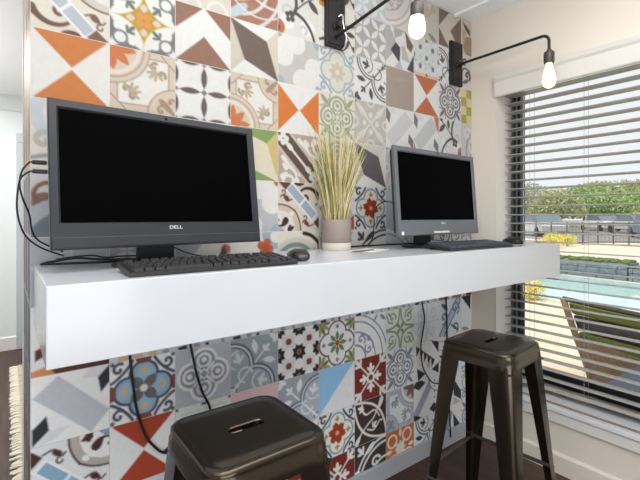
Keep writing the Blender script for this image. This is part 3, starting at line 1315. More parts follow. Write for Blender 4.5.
KN_GREY = dict(bg=(218, 222, 226), line=(112, 124, 136))
TILES = {
    (0, 0): lambda: barred(0), (1, 0): astro,
    (2, 0): lambda: chevron((240, 239, 234), (156, 116, 98)),
    (3, 0): lambda: fold((120, 103, 93), (240, 238, 234), (222, 212, 194), (240, 238, 234), (216, 206, 190)),
    (4, 0): lambda: clover(0), (5, 0): lambda: rosette((236, 235, 230), (176, 186, 190), (228, 226, 212), (212, 202, 180), (236, 222, 208), (166, 178, 184)),
    (6, 0): lambda: lobes(2), (7, 0): lambda: paveplain((176, 161, 149)),
    (8, 0): lambda: hourglass((240, 238, 232), (198, 118, 82)), (9, 0): lambda: knot((232, 228, 228), (120, 116, 116)), (10, 0): checks,
    (2, -1): pale_arcs, (3, -1): arcs_terra, (4, -1): vine,
    (5, -1): lambda: vine(1, bg=(240, 236, 226), red=(214, 140, 62), st=(96, 88, 84)),
    (6, -1): interlock, (7, -1): shards, (8, -1): flecks,
    (9, -1): lambda: lobes(0), (10, -1): darkbits,
    (6, -2): lambda: interlock((206, 214, 214), (236, 238, 236)), (7, -2): lambda: ringscroll(1), (8, -2): bandchev,
    (9, -2): lambda: chevron((220, 206, 192), (132, 112, 102), 3), (10, -2): brownround,
    (5, -2): lambda: vine(1), (4, -2): lambda: lobes(1), (3, -2): lambda: clover(1),
    (0, 1): lambda: hourglass((238, 235, 228), (214, 134, 74)),
    (1, 1): lambda: medallion(0), (2, 1): lensgrid, (3, 1): lambda: medallion(3),
    (4, 1): lambda: hourglass((240, 239, 236), (224, 130, 62), False),
    (5, 1): lambda: knot((230, 230, 212), (168, 170, 144)), (6, 1): stardiag,
    (7, 1): lambda: diagpar(True, (236, 234, 232), (214, 213, 212), (226, 225, 223), (130, 126, 124)),
    (8, 1): lambda: diagpar(True, (234, 233, 232), (206, 206, 206), (226, 225, 223), (128, 126, 126), (200, 128, 104)),
    (9, 1): lambda: vine(0, True, (230, 228, 226), (92, 90, 90)), (10, 1): greyscroll,
    (0, 2): big_scroll, (3, 2): lambda: fold((232, 222, 196), (140, 168, 104), (216, 192, 132), (140, 168, 104), (228, 220, 198)),
    (4, 2): bone, (5, 2): lambda: knot((226, 222, 200), (176, 170, 140)),
    (6, 2): lambda: fold((112, 100, 104), (222, 214, 206), (236, 230, 224), (238, 234, 228), (206, 196, 180)),
    (7, 2): stardiag, (0, 3): browncurl, (3, 3): lambda: clover(1, (196, 198, 200), (236, 234, 228), (168, 184, 194), (198, 112, 84)),
    (4, 3): lambda: barred(2, (166, 182, 194), (104, 66, 58), (78, 50, 46), (214, 196, 176), (228, 214, 200)),
    (5, 3): pieces, (6, 3): redstar, (7, 3): lambda: paveplain((192, 197, 206)),
    (0, 4): palegrey, (2, 4): tri_mix, (3, 4): orangecross, (4, 4): rainbow,
    (5, 4): lambda: scrollquad((226, 226, 210), (176, 182, 150)), (6, 4): lambda: scrolldark((226, 222, 220), (74, 66, 66)),
    (7, 4): lambda: ringscroll(0, (206, 210, 218), (150, 156, 166), (160, 166, 176)),
    (8, 4): lambda: lobes(0), (9, 4): lambda: scrollquad((232, 230, 226), (96, 84, 80)),
    (0, 5): lambda: rowfive((66, 52, 54), (84, 46, 40), (190, 130, 84)), (1, 5): lambda: edging((190, 170, 130)), (2, 5): edging, (3, 5): edging,
    (4, 5): lambda: edging((130, 160, 180)), (5, 5): edging, (6, 5): edging, (7, 5): lambda: edging((120, 124, 132)), (8, 5): edging,
    (0, 6): diagpar,
    (1, 6): lambda: rosette((222, 224, 230), (62, 76, 96), (142, 168, 188), (104, 102, 102), (214, 214, 212), (74, 78, 92), 4, (148, 178, 198), (214, 168, 84), .06, (120, 70, 70)),
    (2, 6): lambda: knot((172, 177, 186), (226, 228, 233), (138, 144, 154), False),
    (3, 6): lambda: lobes(0, False, (144, 154, 164), (84, 92, 106), (198, 204, 204), (150, 160, 168), (206, 209, 214)),
    (4, 6): hexstars, (5, 6): flowerquat,
    (6, 6): lambda: ringscroll(0, (220, 225, 233), (118, 128, 146), (124, 134, 150)),
    (7, 6): lambda: scrollquad((212, 216, 206), (126, 136, 116)), (8, 6): faintscroll, (9, 6): bluescroll, (10, 6): endpiece,
    (0, 7): lambda: barred(0, (126, 160, 184), (70, 44, 44), (74, 48, 46), (168, 164, 162), (208, 210, 212), (70, 44, 42)),
    (1, 7): lambda: hourglass((216, 218, 222), (158, 66, 44)), (2, 7): palestars, (3, 7): lambda: paveplain((206, 176, 182)),
    (4, 7): lambda: lobes(3, False, (150, 159, 170), (92, 100, 114), (210, 214, 216), (164, 172, 182), (214, 217, 222)),
    (5, 7): halftri, (6, 7): crossfleur, (7, 7): lambda: knot(**KN_GREY), (8, 7): zigzag, (9, 7): lambda: ringscroll(0, (218, 220, 226), (168, 172, 180), (160, 164, 172)), (10, 7): faintscroll,
    (0, 8): edging, (1, 8): lambda: fold(BLK, (190, 194, 200), (214, 216, 220), (200, 204, 210), (216, 218, 222)),
    (5, 8): redstar, (6, 8): vesica,
    (7, 8): lambda: medallion(1, False, (176, 182, 190), (124, 84, 84), (212, 218, 226), (134, 142, 152), (144, 152, 160)),
    (8, 8): diaggeo, (9, 8): tris, (5, 9): crossfleur, (6, 9): scrolldark, (7, 9): orangequat,
    (8, 9): lambda: lobes(2, False, (216, 220, 226), (60, 60, 66), (58, 58, 62)), (9, 9): tris,
}
FILL = [lambda: rosette(WHT, BLU, (222, 218, 196), (204, 190, 160), ORG, BLU), lambda: knot(**KN_GREY), lensgrid, lambda: lobes(1), lambda: chevron(WHT, BRN, 2),
        lambda: medallion(2), stardiag, lambda: interlock(), crossfleur]

TX0, TZ0, TS = 0.0519, 1.981, 0.2
WALL_X1, CEIL = 2.152, 2.385
WALL_T = 0.60
UPPER_DIM, SHADE_LIFT = 0.71, 1.24  # shade evened out in tile colour: upper rows dimmed, under-counter rows lifted
GROUT = lin((206, 202, 196))


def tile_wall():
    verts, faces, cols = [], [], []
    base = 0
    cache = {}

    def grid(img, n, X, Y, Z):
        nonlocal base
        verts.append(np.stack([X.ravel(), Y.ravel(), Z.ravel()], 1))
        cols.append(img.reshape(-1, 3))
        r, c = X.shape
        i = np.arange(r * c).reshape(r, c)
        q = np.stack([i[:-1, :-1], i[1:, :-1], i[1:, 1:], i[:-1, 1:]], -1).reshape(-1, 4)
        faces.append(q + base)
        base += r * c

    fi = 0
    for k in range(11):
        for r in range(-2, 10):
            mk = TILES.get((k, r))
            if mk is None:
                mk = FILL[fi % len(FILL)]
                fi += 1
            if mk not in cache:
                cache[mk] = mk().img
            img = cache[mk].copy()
            img = np.clip(img * (UPPER_DIM if r < 5 else SHADE_LIFT), 0, .87)
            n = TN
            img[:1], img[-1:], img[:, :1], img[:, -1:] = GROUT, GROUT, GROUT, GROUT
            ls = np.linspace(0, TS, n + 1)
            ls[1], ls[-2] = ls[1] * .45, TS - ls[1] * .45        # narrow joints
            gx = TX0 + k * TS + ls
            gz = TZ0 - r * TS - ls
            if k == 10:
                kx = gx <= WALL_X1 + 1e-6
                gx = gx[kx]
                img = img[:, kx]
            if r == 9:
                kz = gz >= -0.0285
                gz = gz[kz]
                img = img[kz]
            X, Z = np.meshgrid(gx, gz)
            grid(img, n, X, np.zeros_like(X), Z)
    # narrow end of the wall: the same tiles turn the corner
    endcol = {-2: (196, 170, 150), -1: (206, 184, 164), 0: (204, 170, 148), 1: (206, 176, 140), 2: (196, 158, 124), 3: (104, 104, 112), 4: (96, 98, 108),
              5: (92, 96, 104), 6: (96, 100, 110), 7: (112, 88, 84), 8: (120, 122, 128), 9: (120, 122, 128)}
    for j in range(3):
        for r in range(-2, 10):
            n = 24
            img = np.zeros((n + 1, n + 1, 3))
            img[:] = lin(endcol[r])
            g = np.linspace(0, 1, n + 1)
            GX, GZ = np.meshgrid(g, g)
            if r in (0, 2):
                img[(np.hypot(GX - .4, (GZ - .5)) < .28)] = lin((150, 108, 88))
            if r in (3, 6):
                img[np.abs(GX + GZ - 1) < .16] = lin((134, 136, 144))
            img[:1], img[-1:], img[:, :2], img[:, -2:] = GROUT, GROUT, GROUT, GROUT
            gy = j * TS + np.linspace(0, TS, n + 1)
            gz = TZ0 - r * TS - np.linspace(0, TS, n + 1)
            if r == 9:
                kz = gz >= -0.0285
                gz = gz[kz]
                img = img[kz]
            Yv, Z = np.meshgrid(gy, gz)
            grid(img, n, np.full_like(Yv, TX0), Yv, Z)
    # back and right closing faces
    for quad in ([(TX0, WALL_T, -.028), (WALL_X1, WALL_T, -.028), (WALL_X1, WALL_T, CEIL), (TX0, WALL_T, CEIL)],
                 [(WALL_X1, 0, -.028), (WALL_X1, WALL_T, -.028), (WALL_X1, WALL_T, CEIL), (WALL_X1, 0, CEIL)]):
        verts.append(np.array(quad, float))
        cols.append(np.tile(lin((226, 226, 226)), (4, 1)))
        faces.append(np.array([[0, 1, 2, 3]]) + base)
        base += 4
    V = np.concatenate(verts)
    F = np.concatenate(faces)
    Cc = np.concatenate(cols)
    me = bpy.data.meshes.new('wall_back')
    me.vertices.add(len(V))
    me.vertices.foreach_set('co', V.astype(np.float32).ravel())
    me.loops.add(F.size)
    me.loops.foreach_set('vertex_index', F.ravel().astype(np.int32))
    me.polygons.add(len(F))
    me.polygons.foreach_set('loop_start', (np.arange(len(F)) * 4).astype(np.int32))
    me.update(calc_edges=True)
    at = me.color_attributes.new('pattern', 'FLOAT_COLOR', 'POINT')
    at.data.foreach_set('color', np.concatenate([np.clip(Cc, 0, 1), np.ones((len(Cc), 1))], 1).astype(np.float32).ravel())
    return link('wall_back', me, M['tile'])


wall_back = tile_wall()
wall_back['kind'] = 'structure'
# ------------------------------------------------------------------ the room shell
X0, X1 = TX0, WALL_X1
WIN_Y0, WIN_Y1 = -0.158, -2.35
SILL_Z, HEAD_Z = 0.298, 2.018
FAR_Y = 3.64
WEST, SOUTH = -2.4, -4.2
WX2 = 2.37
FZ = -0.028


def struct(name, mb, m, parent=None, **k):
    o = mb.build(name, m, parent, **k)
    if parent is None:
        o['kind'] = 'structure'
    return o


struct('floor', MB().box((WEST - .2, SOUTH - .2, FZ - 0.06), (WX2, FAR_Y + .2, FZ)), M['floor'])
struct('ceiling', MB().box((WEST - .2, SOUTH - .2, CEIL), (WX2, FAR_Y + .2, CEIL + .12)), M['ceiling'])
mb = MB()
mb.box((X1, SOUTH, FZ), (WX2, WALL_T, SILL_Z - .03))
mb.box((X1, SOUTH, HEAD_Z), (WX2, WALL_T, CEIL))
mb.box((X1, WIN_Y0, SILL_Z - .03), (WX2, WALL_T, HEAD_Z))
mb.box((X1, SOUTH, SILL_Z - .03), (WX2, WIN_Y1, HEAD_Z))
mb.box((X1, WALL_T, FZ), (WX2, FAR_Y, CEIL))
struct('wall_right', mb, M['beige'])
struct('wall_far', MB().box((WEST, FAR_Y, FZ), (X1, FAR_Y + .15, CEIL)), M['far_wall'])
struct('wall_left', MB().box((WEST - .15, SOUTH, FZ), (WEST, FAR_Y, CEIL)), M['white_paint'])
struct('wall_front', MB().box((WEST, SOUTH - .15, FZ), (X1, SOUTH, CEIL)), M['white_paint'])
# dropped ceiling line beside the window wall, crown at the far wall
struct('trim_1', MB().box((1.985, -3.6, CEIL - .012), (2.005, 0.0, CEIL), 0.002), M['ceiling'])
struct('trim_2', MB().prism([(FAR_Y, CEIL), (FAR_Y, CEIL - .14), (FAR_Y - .02, CEIL - .13), (FAR_Y - .07, CEIL - .03), (FAR_Y - .07, CEIL)], WEST, X1, 'x'), M['far_wall'])
# baseboards
struct('baseboard_back', MB().prism([(0, FZ), (-.012, FZ), (-.012, .049), (-.006, .055), (0, .055)], X0, X1, 'x'), M['trim_grey'])
struct('baseboard_right', MB().prism([(X1, FZ), (X1 - .014, FZ), (X1 - .014, .060), (X1 - .006, .070), (X1, .070)], SOUTH, -.012, 'y'), M['beige'])
struct('baseboard_far', MB().prism([(FAR_Y, FZ), (FAR_Y - .015, FZ), (FAR_Y - .015, .09), (FAR_Y - .006, .10), (FAR_Y, .10)], WEST, X1, 'x'), M['trim_white'])
# white corner bead at the back edge of the tiled wall end
struct('trim_3', MB().box((X0 - .004, WALL_T - .025, FZ), (X0 + .02, WALL_T + .004, CEIL), .002), M['trim_white'])

# doorway far behind: casing, leaf, knob
door = empty('door_1', (.07, FAR_Y, FZ))
door['kind'] = 'structure'
mb = MB()
mb.box((0, -.03, 0), (.09, 0, 1.98), .006)
mb.box((1.0, -.03, 0), (1.09, 0, 1.98), .006)
mb.box((0, -.03, 1.98), (1.09, 0, 2.07), .006)
mb.build('door_casing', M['casing_grey'], door)
mb = MB().box((.09, -.012, .01), (1.0, -.001, 1.98))
for z0, z1 in ((.2, .9), (1.05, 1.8)):
    mb.box((.2, -.018, z0), (.52, -.010, z1), .004)
    mb.box((.58, -.018, z0), (.9, -.010, z1), .004)
mb.build('door_leaf', M['white_paint'], door)
MB().lathe([(.0, -.07), (.02, -.068), (.027, -.05), (.02, -.035), (.01, -.03), (.01, -.012), (.0, -.011)], (.93, 0, 1.0), 16, 'y').build('door_knob', M['chrome'], door, smooth=True)

# window: dark frame with seals, sill, pane
win = empty('window_1', (2.312, WIN_Y0, SILL_Z))
win['kind'] = 'structure'
WL = WIN_Y1 - WIN_Y0
WH = HEAD_Z - SILL_Z
mb = MB()
for (a, b) in ((0, -.056), (WL + .056, WL)):
    mb.box((0, min(a, b), 0), (.055, max(a, b), WH), .003)
    mb.box((-.012, min(a, b) + .018, 0), (0, max(a, b) - .020, WH), .002)
for (a, b) in ((0, .105), (WH - .045, WH)):
    mb.box((0.001, WL + .05, a), (.054, -.05, b), .003)
mb.box((-.012, WL + .05, .040), (0.002, -.05, .060), .002)
mb.build('window_frame', M['frame_dark'], win)
mb = MB()
for y in (-.017, -.039):
    mb.box((-.0135, y - .0025, .02), (-.001, y + .0025, WH - .02))
mb.build('frame_seal', M['frame_line'], win)
MB().box((.026, WL + .06, .09), (.030, -.06, WH - .06)).build('window_pane', M['glass'], win)
sill = MB().box((2.128, WIN_Y1 - .05, SILL_Z - .024), (2.313, WIN_Y0 + .035, SILL_Z), .004, 3)
struct('trim_5', sill, M['sill'])
struct('trim_6', MB().prism([(X1, SILL_Z - .085), (2.144, SILL_Z - .085), (2.136, SILL_Z - .075), (2.136, SILL_Z - .03), (2.130, SILL_Z - .024), (X1, SILL_Z - .024)], WIN_Y1 - .03, WIN_Y0 + .02, 'y'), M['trim_white'])
mb = MB()
mb.box((2.160, WIN_Y1, SILL_Z - .001), (2.166, WIN_Y0, SILL_Z + .002))
mb.box((2.174, WIN_Y1, SILL_Z - .001), (2.178, WIN_Y0, SILL_Z + .002))
struct('trim_7', mb, M['brown_line'])
# white jamb liner
struct('trim_8', MB().box((X1 - .003, WIN_Y0 - .004, SILL_Z), (2.313, WIN_Y0 + .001, HEAD_Z)), M['trim_white'])

# ------------------------------------------------------------------ window blind
BY0, BY1 = WIN_Y0 - .006, WIN_Y1 + .012
blind = tag(empty('window_blind', (2.262, WIN_Y0, HEAD_Z)), 'white slatted window blind, lowered with its slats open, under a white valance', 'blind')


def lb(p):
    return Vector(p) - Vector((2.262, WIN_Y0, HEAD_Z))


BLIND_PITCH = 0.0482
BLIND_Z0 = 0.338 + BLIND_PITCH
mb = MB()
z = BLIND_Z0
while z < 1.955:
    w = .0275
    top = [(-1, .0005), (-.5, .0010), (0, .0008), (.5, -.0008), (1, -.0034)]
    pts = [(2.262 + w * a, z + b) for a, b in top] + [(2.262 + w * a, z + b - .0040) for a, b in top[::-1]]
    mb.prism(pts, BY1, BY0, 'y')
    z += BLIND_PITCH
mb.build('slats', M['slat'], blind, fn=lb, smooth=True, angle=30)
MB().box((2.238, BY1, .328), (2.286, BY0, .346), .004).build('bottom_rail', M['slat'], blind, fn=lb)
MB().box((2.235, BY1, 1.962), (2.287, BY0, 2.010), .003).build('headrail', M['slat'], blind, fn=lb)
# valance with a small crown profile and a return
mb = MB()
mb.prism([(2.150, 1.905), (2.134, 1.905), (2.130, 1.912), (2.130, 1.985), (2.122, 1.998), (2.118, 2.018), (2.150, 2.020)], WIN_Y1 - .05, -.162, 'y')
mb.build('valance', M['trim_white'], blind, fn=lb)
mb = MB()
for y in (-.31, -.586, -.98, -1.5, -2.0):
    mb.tube([(2.238, y, .34), (2.238, y, 1.95)], .0009, 5)
    mb.tube([(2.287, y, .34), (2.287, y, 1.95)], .0009, 5)
mb.build('ladder_cords', M['slat'], blind, fn=lb)

# ------------------------------------------------------------------ floating counter
CT, CB, CY = 1.103, 0.937, -0.475
counter = tag(empty('counter', (1.1, 0, CB)), 'long white gloss floating counter with a deep front panel, fixed to the tiled wall', 'counter')


def lc(p):
    return Vector(p) - Vector((1.1, 0, CB))


CX0, CX1 = 0.060, 2.228


mb = MB().prism([(CX0, CY), (CX1, CY), (CX1, WIN_Y0 - .006), (2.150, WIN_Y0 - .006), (2.150, -.001), (CX0, -.001)], CB, CT)
bmesh.ops.bevel(mb.bm, geom=list(mb.bm.edges), offset=.0022, segments=2, profile=.5, affect='EDGES')
mb.build('counter_shell', M['counter'], counter, fn=lc)
mb = MB().box((CX0 + .03, CY + .03, CB - .004), (2.14, -.002, CB - .0001))
mb.build('bottom_panel', M['counter'], counter, fn=lc)


# ------------------------------------------------------------------ all-in-one computers
def monitor(loc, rz, label, bezel, logo_w, lean=8.0):
    W_, H_ = .568, .375
    Z0 = .058
    root = tag(empty('desktop_computer', loc, rz), label, 'computer', 'all-in-one computers on the counter')
    tilt = math.radians(lean)

    def T(p):                      # local: x right, y depth (front = 0, back +), z up from the panel's lower edge
        x, y, z = p
        return Vector((x, y * math.cos(tilt) + z * math.sin(tilt), Z0 + z * math.cos(tilt) - y * math.sin(tilt)))
    hw = W_ / 2
    bs, bt, chin = .022, .023, .066
    # bezel ring with a bevelled inner lip
    mb = MB()
    o = [(-hw, 0), (hw, 0), (hw, H_), (-hw, H_)]
    lip = .0045

    def ringloop(dx, db, dt, y):
        return [(-hw + dx, y, db), (hw - dx, y, db), (hw - dx, y, H_ - dt), (-hw + dx, y, H_ - dt)]
    mb.loft([ringloop(0, 0, 0, .016), ringloop(0, 0, 0, .002), ringloop(.002, .002, .002, 0), ringloop(bs - lip, chin - .002, bt - lip, 0), ringloop(bs, chin, bt, .004), ringloop(bs, chin, bt, .012)], False, False)
    mb.build('bezel', bezel, root, fn=T)
    MB().box((-hw + bs - .001, .0045, chin - .001), (hw - bs + .001, .012, H_ - bt + .001)).build('screen', M['screen'], root, fn=T)
    MB().box((-hw + .003, -.003, .003), (hw - .003, .002, .030), .0018, 2).build('speaker_bar', bezel, root, fn=T)
    # back shell, tapering
    mb = MB()
    L = []
    for (ins, y) in ((.0005, .010), (.001, .018), (.008, .034), (.03, .046), (.07, .054)):
        r = .012
        x0, x1, z0, z1 = -hw + ins, hw - ins, ins * .8, H_ - ins * .9
        L.append([(x0 + r, y, z0), (x1 - r, y, z0), (x1, y, z0 + r), (x1, y, z1 - r), (x1 - r, y, z1), (x0 + r, y, z1), (x0, y, z1 - r), (x0, y, z0 + r)])
    mb.loft(L, True, True).build('back_shell', M['shell'], root, fn=T)
    mx = Matrix.Translation((0, 0, 0)) @ Matrix.Rotation(PI / 2, 4, 'X')
    lg = text_mesh('logo', 'DELL', logo_w * .42, M['logo'], root, mx)
    for v in lg.data.vertices:
        x, y, z = v.co
        v.co = T((x * 1.25 + .012, y - .0006, z + .050))
    # webcam dot and side buttons
    MB().lathe([(.0, -.0008), (.0035, -.0008), (.0035, .001), (.0, .001)], (0, 0, H_ - .011), 12, 'y').build('camera_lens', M['screen'], root, fn=T)
    # stand
    mb = MB()
    mb.loft([[(-.062, .100, .006), (.042, .100, .006), (.042, .118, .006), (-.062, .118, .006)],
             [(-.060, .096, .10), (.040, .096, .10), (.040, .114, .10), (-.060, .114, .10)],
             [(-.058, .092, .22), (.038, .092, .22), (.038, .112, .22), (-.058, .112, .22)]])
    mb.build('stand_neck', M['shell'], root)
    mb = MB()
    P = []
    for i in range(28):
        a = 2 * PI * i / 28
        sx = abs(math.cos(a)) ** .6 * (1 if math.cos(a) > 0 else -1)
        sy = abs(math.sin(a)) ** .6 * (1 if math.sin(a) > 0 else -1)
        P.append((-.01 + .120 * sx, .075 + .085 * sy))
    mb.loft([[(x, y, 0) for x, y in P], [(x, y, .006) for x, y in P], [(x * .95, .075 + (y - .075) * .95, .009) for x, y in P]])
    mb.build('stand_base', M['shell'], root)
    return root, T


pc_a, TA = monitor((.364, -.266, CT), .070, 'black computer with a dark screen at the left end of the counter', M['bezel_grey'], .032)
pc_b, TB = monitor((1.527, -.283, CT), .024, 'computer with a lighter grey frame at the right end of the counter, beside the window', M['bezel_light'], .028, 4.5)
# second computer: white stickers on the chin
mb = MB()
for i in range(13):
    mb.box((-.062 + i * .0085, -.0042, .008), (-.0562 + i * .0085, -.003, .0165))
mb.build('lettering_strip', M['logo'], pc_b, fn=TB)
MB().box((-.270, -.0042, .004), (-.258, -.003, .018)).build('sticker', M['logo'], pc_b, fn=TB)


# ------------------------------------------------------------------ keyboards and mice
def keyboard(loc, rz, label, keymat):
    root = tag(empty('keyboard', loc, rz), label, 'keyboard', 'keyboards on the counter')
    w, d = .444, .142

    def zt(y):
        return .011 + .013 * (y / d)
    mb = MB()
    prof = [(0, .001), (0, .008), (.004, .0105), (d - .004, zt(d) - .001), (d, zt(d) - .005), (d, .012), (d * .6, .006)]
    mb.prism(prof, -w / 2, w / 2, 'x')
    mb.build('keyboard_body', M['kb_base'], root)
    mb = MB()
    rows = [(.010, [1.25, 1.25, 1.25, 6.25, 1.25, 1.25, 1.25, 1.25, .3, 1, 1, 1, .3, 2, 1, 1]),
            (.030, [2.25] + [1] * 10 + [2.75, 1.3 - 1 + 1, 0, .3, 1, 1, 1, 1]),
            (.049, [1.75] + [1] * 11 + [2.25, .3, 0, 0, 0, 3.3 - .3, .0, 1, 1, 1]),
            (.068, [1.5] + [1] * 12 + [1.5, .3, 1, 1, 1, .3, 1, 1, 1, 1]),
            (.087, [1] * 13 + [2, .3, 1, 1, 1, .3, 1, 1, 1, 1]),
            (.113, [1, -.6, 1, 1, 1, 1, -.3, 1, 1, 1, 1, -.3, 1, 1, 1, 1, -.3, 1, 1, 1])]
    for y0, ks in rows:
        tot = sum(abs(k) for k in ks)
        u = (w - .020) / tot
        x = -w / 2 + .010
        for k in ks:
            if k >= .9:
                a, b = x + .0012, x + k * u - .0012
                y1 = y0 + .0165
                zb, zc = zt(y0) - .002, zt(y1) - .002
                mb.loft([[(a, y0, zb), (b, y0, zb), (b, y1, zc), (a, y1, zc)],
                         [(a + .002, y0 + .002, zb + .0085), (b - .002, y0 + .002, zb + .0085), (b - .002, y1 - .001, zc + .0085), (a + .002, y1 - .001, zc + .0085)]])
            x += abs(k) * u
    mb.build('keycaps', keymat, root)
    for s in (-1, 1):
        MB().box((s * .18 - .014, d - .022, .0), (s * .18 + .014, d - .008, .0138), .002).build('foot', M['rubber'], root)
        MB().box((s * .18 - .014, .006, .0), (s * .18 + .014, .014, .0035)).build('foot', M['rubber'], root)
    return root


keyboard((.438, -.449, CT), 0.0, 'black keyboard in front of the left computer on the white counter', M['key'])
keyboard((1.600, -.444, CT), -0.02, 'black keyboard in front of the right computer near the window', mat('key_slate', (62, 68, 80), .5))


def mouse(loc, rz, label):
    root = tag(empty('computer_mouse', loc, rz), label, 'mouse', 'computer mice on the counter')
    mb = MB()
    prof = [(-.058, .30, .010), (-.052, .62, .020), (-.038, .86, .030), (-.015, 1.0, .037), (.012, .98, .036), (.036, .90, .029), (.050, .74, .021), (.057, .45, .012)]
    loops = []
    for y, wf, h in prof:
        lp = []
        for i in range(18):
            a = 2 * PI * i / 18
            cx, cz = math.cos(a), math.sin(a)
            lp.append((.031 * wf * (abs(cx) ** .75) * (1 if cx > 0 else -1), y, max(.0015, (.010 + (h - .010) * max(cz, 0) ** .85) if cz > 0 else .010 + cz * .0085)))
        loops.append(lp)
    mb.loft(loops).build('mouse_body', M['mouse'], root, smooth=True, angle=60)
    MB().lathe([(0, -.004), (.007, -.004), (.008, 0), (.007, .004), (0, .004)], (0, .030, .0275), 14, 'x').build('scroll_wheel', M['rubber'], root, smooth=True)
    return root


mouse((.728, -.345, CT), -.25, 'dark glossy mouse to the right of the left keyboard on the counter')
mouse((2.040, -.325, CT), -.3, 'black mouse at the right end of the counter against the window')


# ------------------------------------------------------------------ cables and plugs
def cable(name, pts, r, label, cat='cable', group=None, m=None, k=8):
    o = MB().tube(pts, r, 7, k).build(name, m or M['cable'], smooth=True, angle=80)
    return tag(o, label, cat, group)


cz = CT + .003
# two plugs in the left computer's side, their leads looping past the wall edge
def usb(loc, label, pts):
    root = tag(empty('usb_cable', loc), label, 'cable', 'leads at the side of the left computer')
    f = lambda p: Vector(p) - Vector(loc)
    x, y, z_ = loc
    MB().box((x - .030, y - .006, z_ - .005), (x, y + .006, z_ + .005), .002).build('plug', M['cable'], root, fn=f)
    MB().tube([(x - .030, y, z_)] + pts, .0022, 7, 8).build('lead', M['cable'], root, fn=f, smooth=True, angle=80)
    return root


usb((.078, -.206, 1.374), 'black lead in the upper side socket of the left computer',
    [(.042, -.206, 1.372), (.029, -.204, 1.352), (.024, -.200, 1.320), (.030, -.195, 1.285), (.044, -.18, 1.245), (.050, -.16, 1.205), (.068, -.13, 1.175), (.12, -.11, 1.145)])
usb((.078, -.226, 1.350), 'black lead in the lower side socket of the left computer',
    [(.040, -.226, 1.347), (.026, -.224, 1.332), (.020, -.222, 1.300), (.0185, -.220, 1.262), (.024, -.215, 1.225), (.038, -.20, 1.19), (.07, -.16, 1.16), (.12, -.13, 1.135)])
cable('power_cable', [(.42, -.10, cz), (.30, -.075, cz), (.20, -.06, cz), (.12, -.04, cz), (.082, -.028, cz), (.078, -.018, cz), (.10, -.012, cz + .004), (.16, -.02, cz + .012), (.22, -.035, cz + .006), (.28, -.055, cz + .004), (.34, -.075, cz + .004)],
      .0034, 'thick black cable looped flat on the counter behind the left computer')
cable('power_cable', [(.11, -.035, cz + .012), (.16, -.04, cz + .018), (.20, -.055, cz + .020), (.23, -.075, cz + .014), (.28, -.06, cz + .014), (.40, -.04, cz + .010)],
      .0026, 'thin black cable crossing the loop behind the left computer')
cable('mouse_cable', [(.714, -.288, cz), (.690, -.250, cz + .004), (.64, -.235, cz + .006), (.56, -.232, cz + .004), (.49, -.210, cz + .010), (.44, -.16, cz + .022), (.41, -.12, cz + .04)],
      .0018, 'thin mouse cable running behind the left keyboard')
cable('mouse_cable', [(2.022, -.268, cz), (1.99, -.235, cz), (1.90, -.215, cz + .003), (1.80, -.17, cz + .006), (1.72, -.15, cz + .012), (1.66, -.13, cz + .02)],
      .0018, 'thin cable tangled on the counter under the right computer')
cable('power_cable', [(1.66, -.10, cz), (1.60, -.03, cz), (1.50, -.022, cz), (1.38, -.020, cz), (1.28, -.018, cz), (1.20, -.022, cz)],
      .0036, 'dark cable lying along the wall between the plant and the right computer')
cable('display_cable', [(1.285, -.215, 1.300), (1.262, -.19, 1.305), (1.255, -.15, 1.288), (1.27, -.11, 1.26), (1.30, -.08, 1.22), (1.325, -.05, 1.19), (1.34, -.03, 1.15), (1.33, -.02, 1.12)],
      .0026, 'black cable looping from the left side of the right computer')
# below the counter
cable('hanging_cable', [(.300, -.012, .930), (.308, -.012, .794), (.317, -.012, .702), (.328, -.012, .619), (.355, -.012, .527), (.393, -.012, .469), (.421, -.012, .449), (.47, -.015, .43), (.51, -.02, .33), (.50, -.02, .02)],
      .0042, 'black cable hanging under the counter and curving behind the near stool')
cable('hanging_cable', [(.480, -.012, .930), (.490, -.012, .85), (.501, -.012, .789), (.512, -.012, .735), (.522, -.012, .687), (.543, -.012, .618), (.569, -.012, .558), (.585, -.014, .45), (.59, -.02, .25), (.59, -.02, .02)],
      .0042, 'black cable dropping nearly straight to the near stool seat')
cable('hanging_cable', [(1.680, -.012, .930), (1.690, -.012, .86), (1.701, -.012, .796), (1.721, -.012, .709), (1.708, -.012, .64), (1.693, -.012, .573), (1.700, -.012, .49), (1.717, -.012, .438), (1.781, -.012, .359), (1.848, -.012, .338), (1.90, -.012, .345)],
      .0036, 'wavy black cable on the tiles just left of the far stool')
cable('hanging_cable', [(1.892, -.012, .930), (1.899, -.012, .799), (1.904, -.012, .699), (1.908, -.012, .588), (1.912, -.012, .42), (1.93, -.02, .02)],
      .0044, 'straight black cable dropping behind the far stool seat')

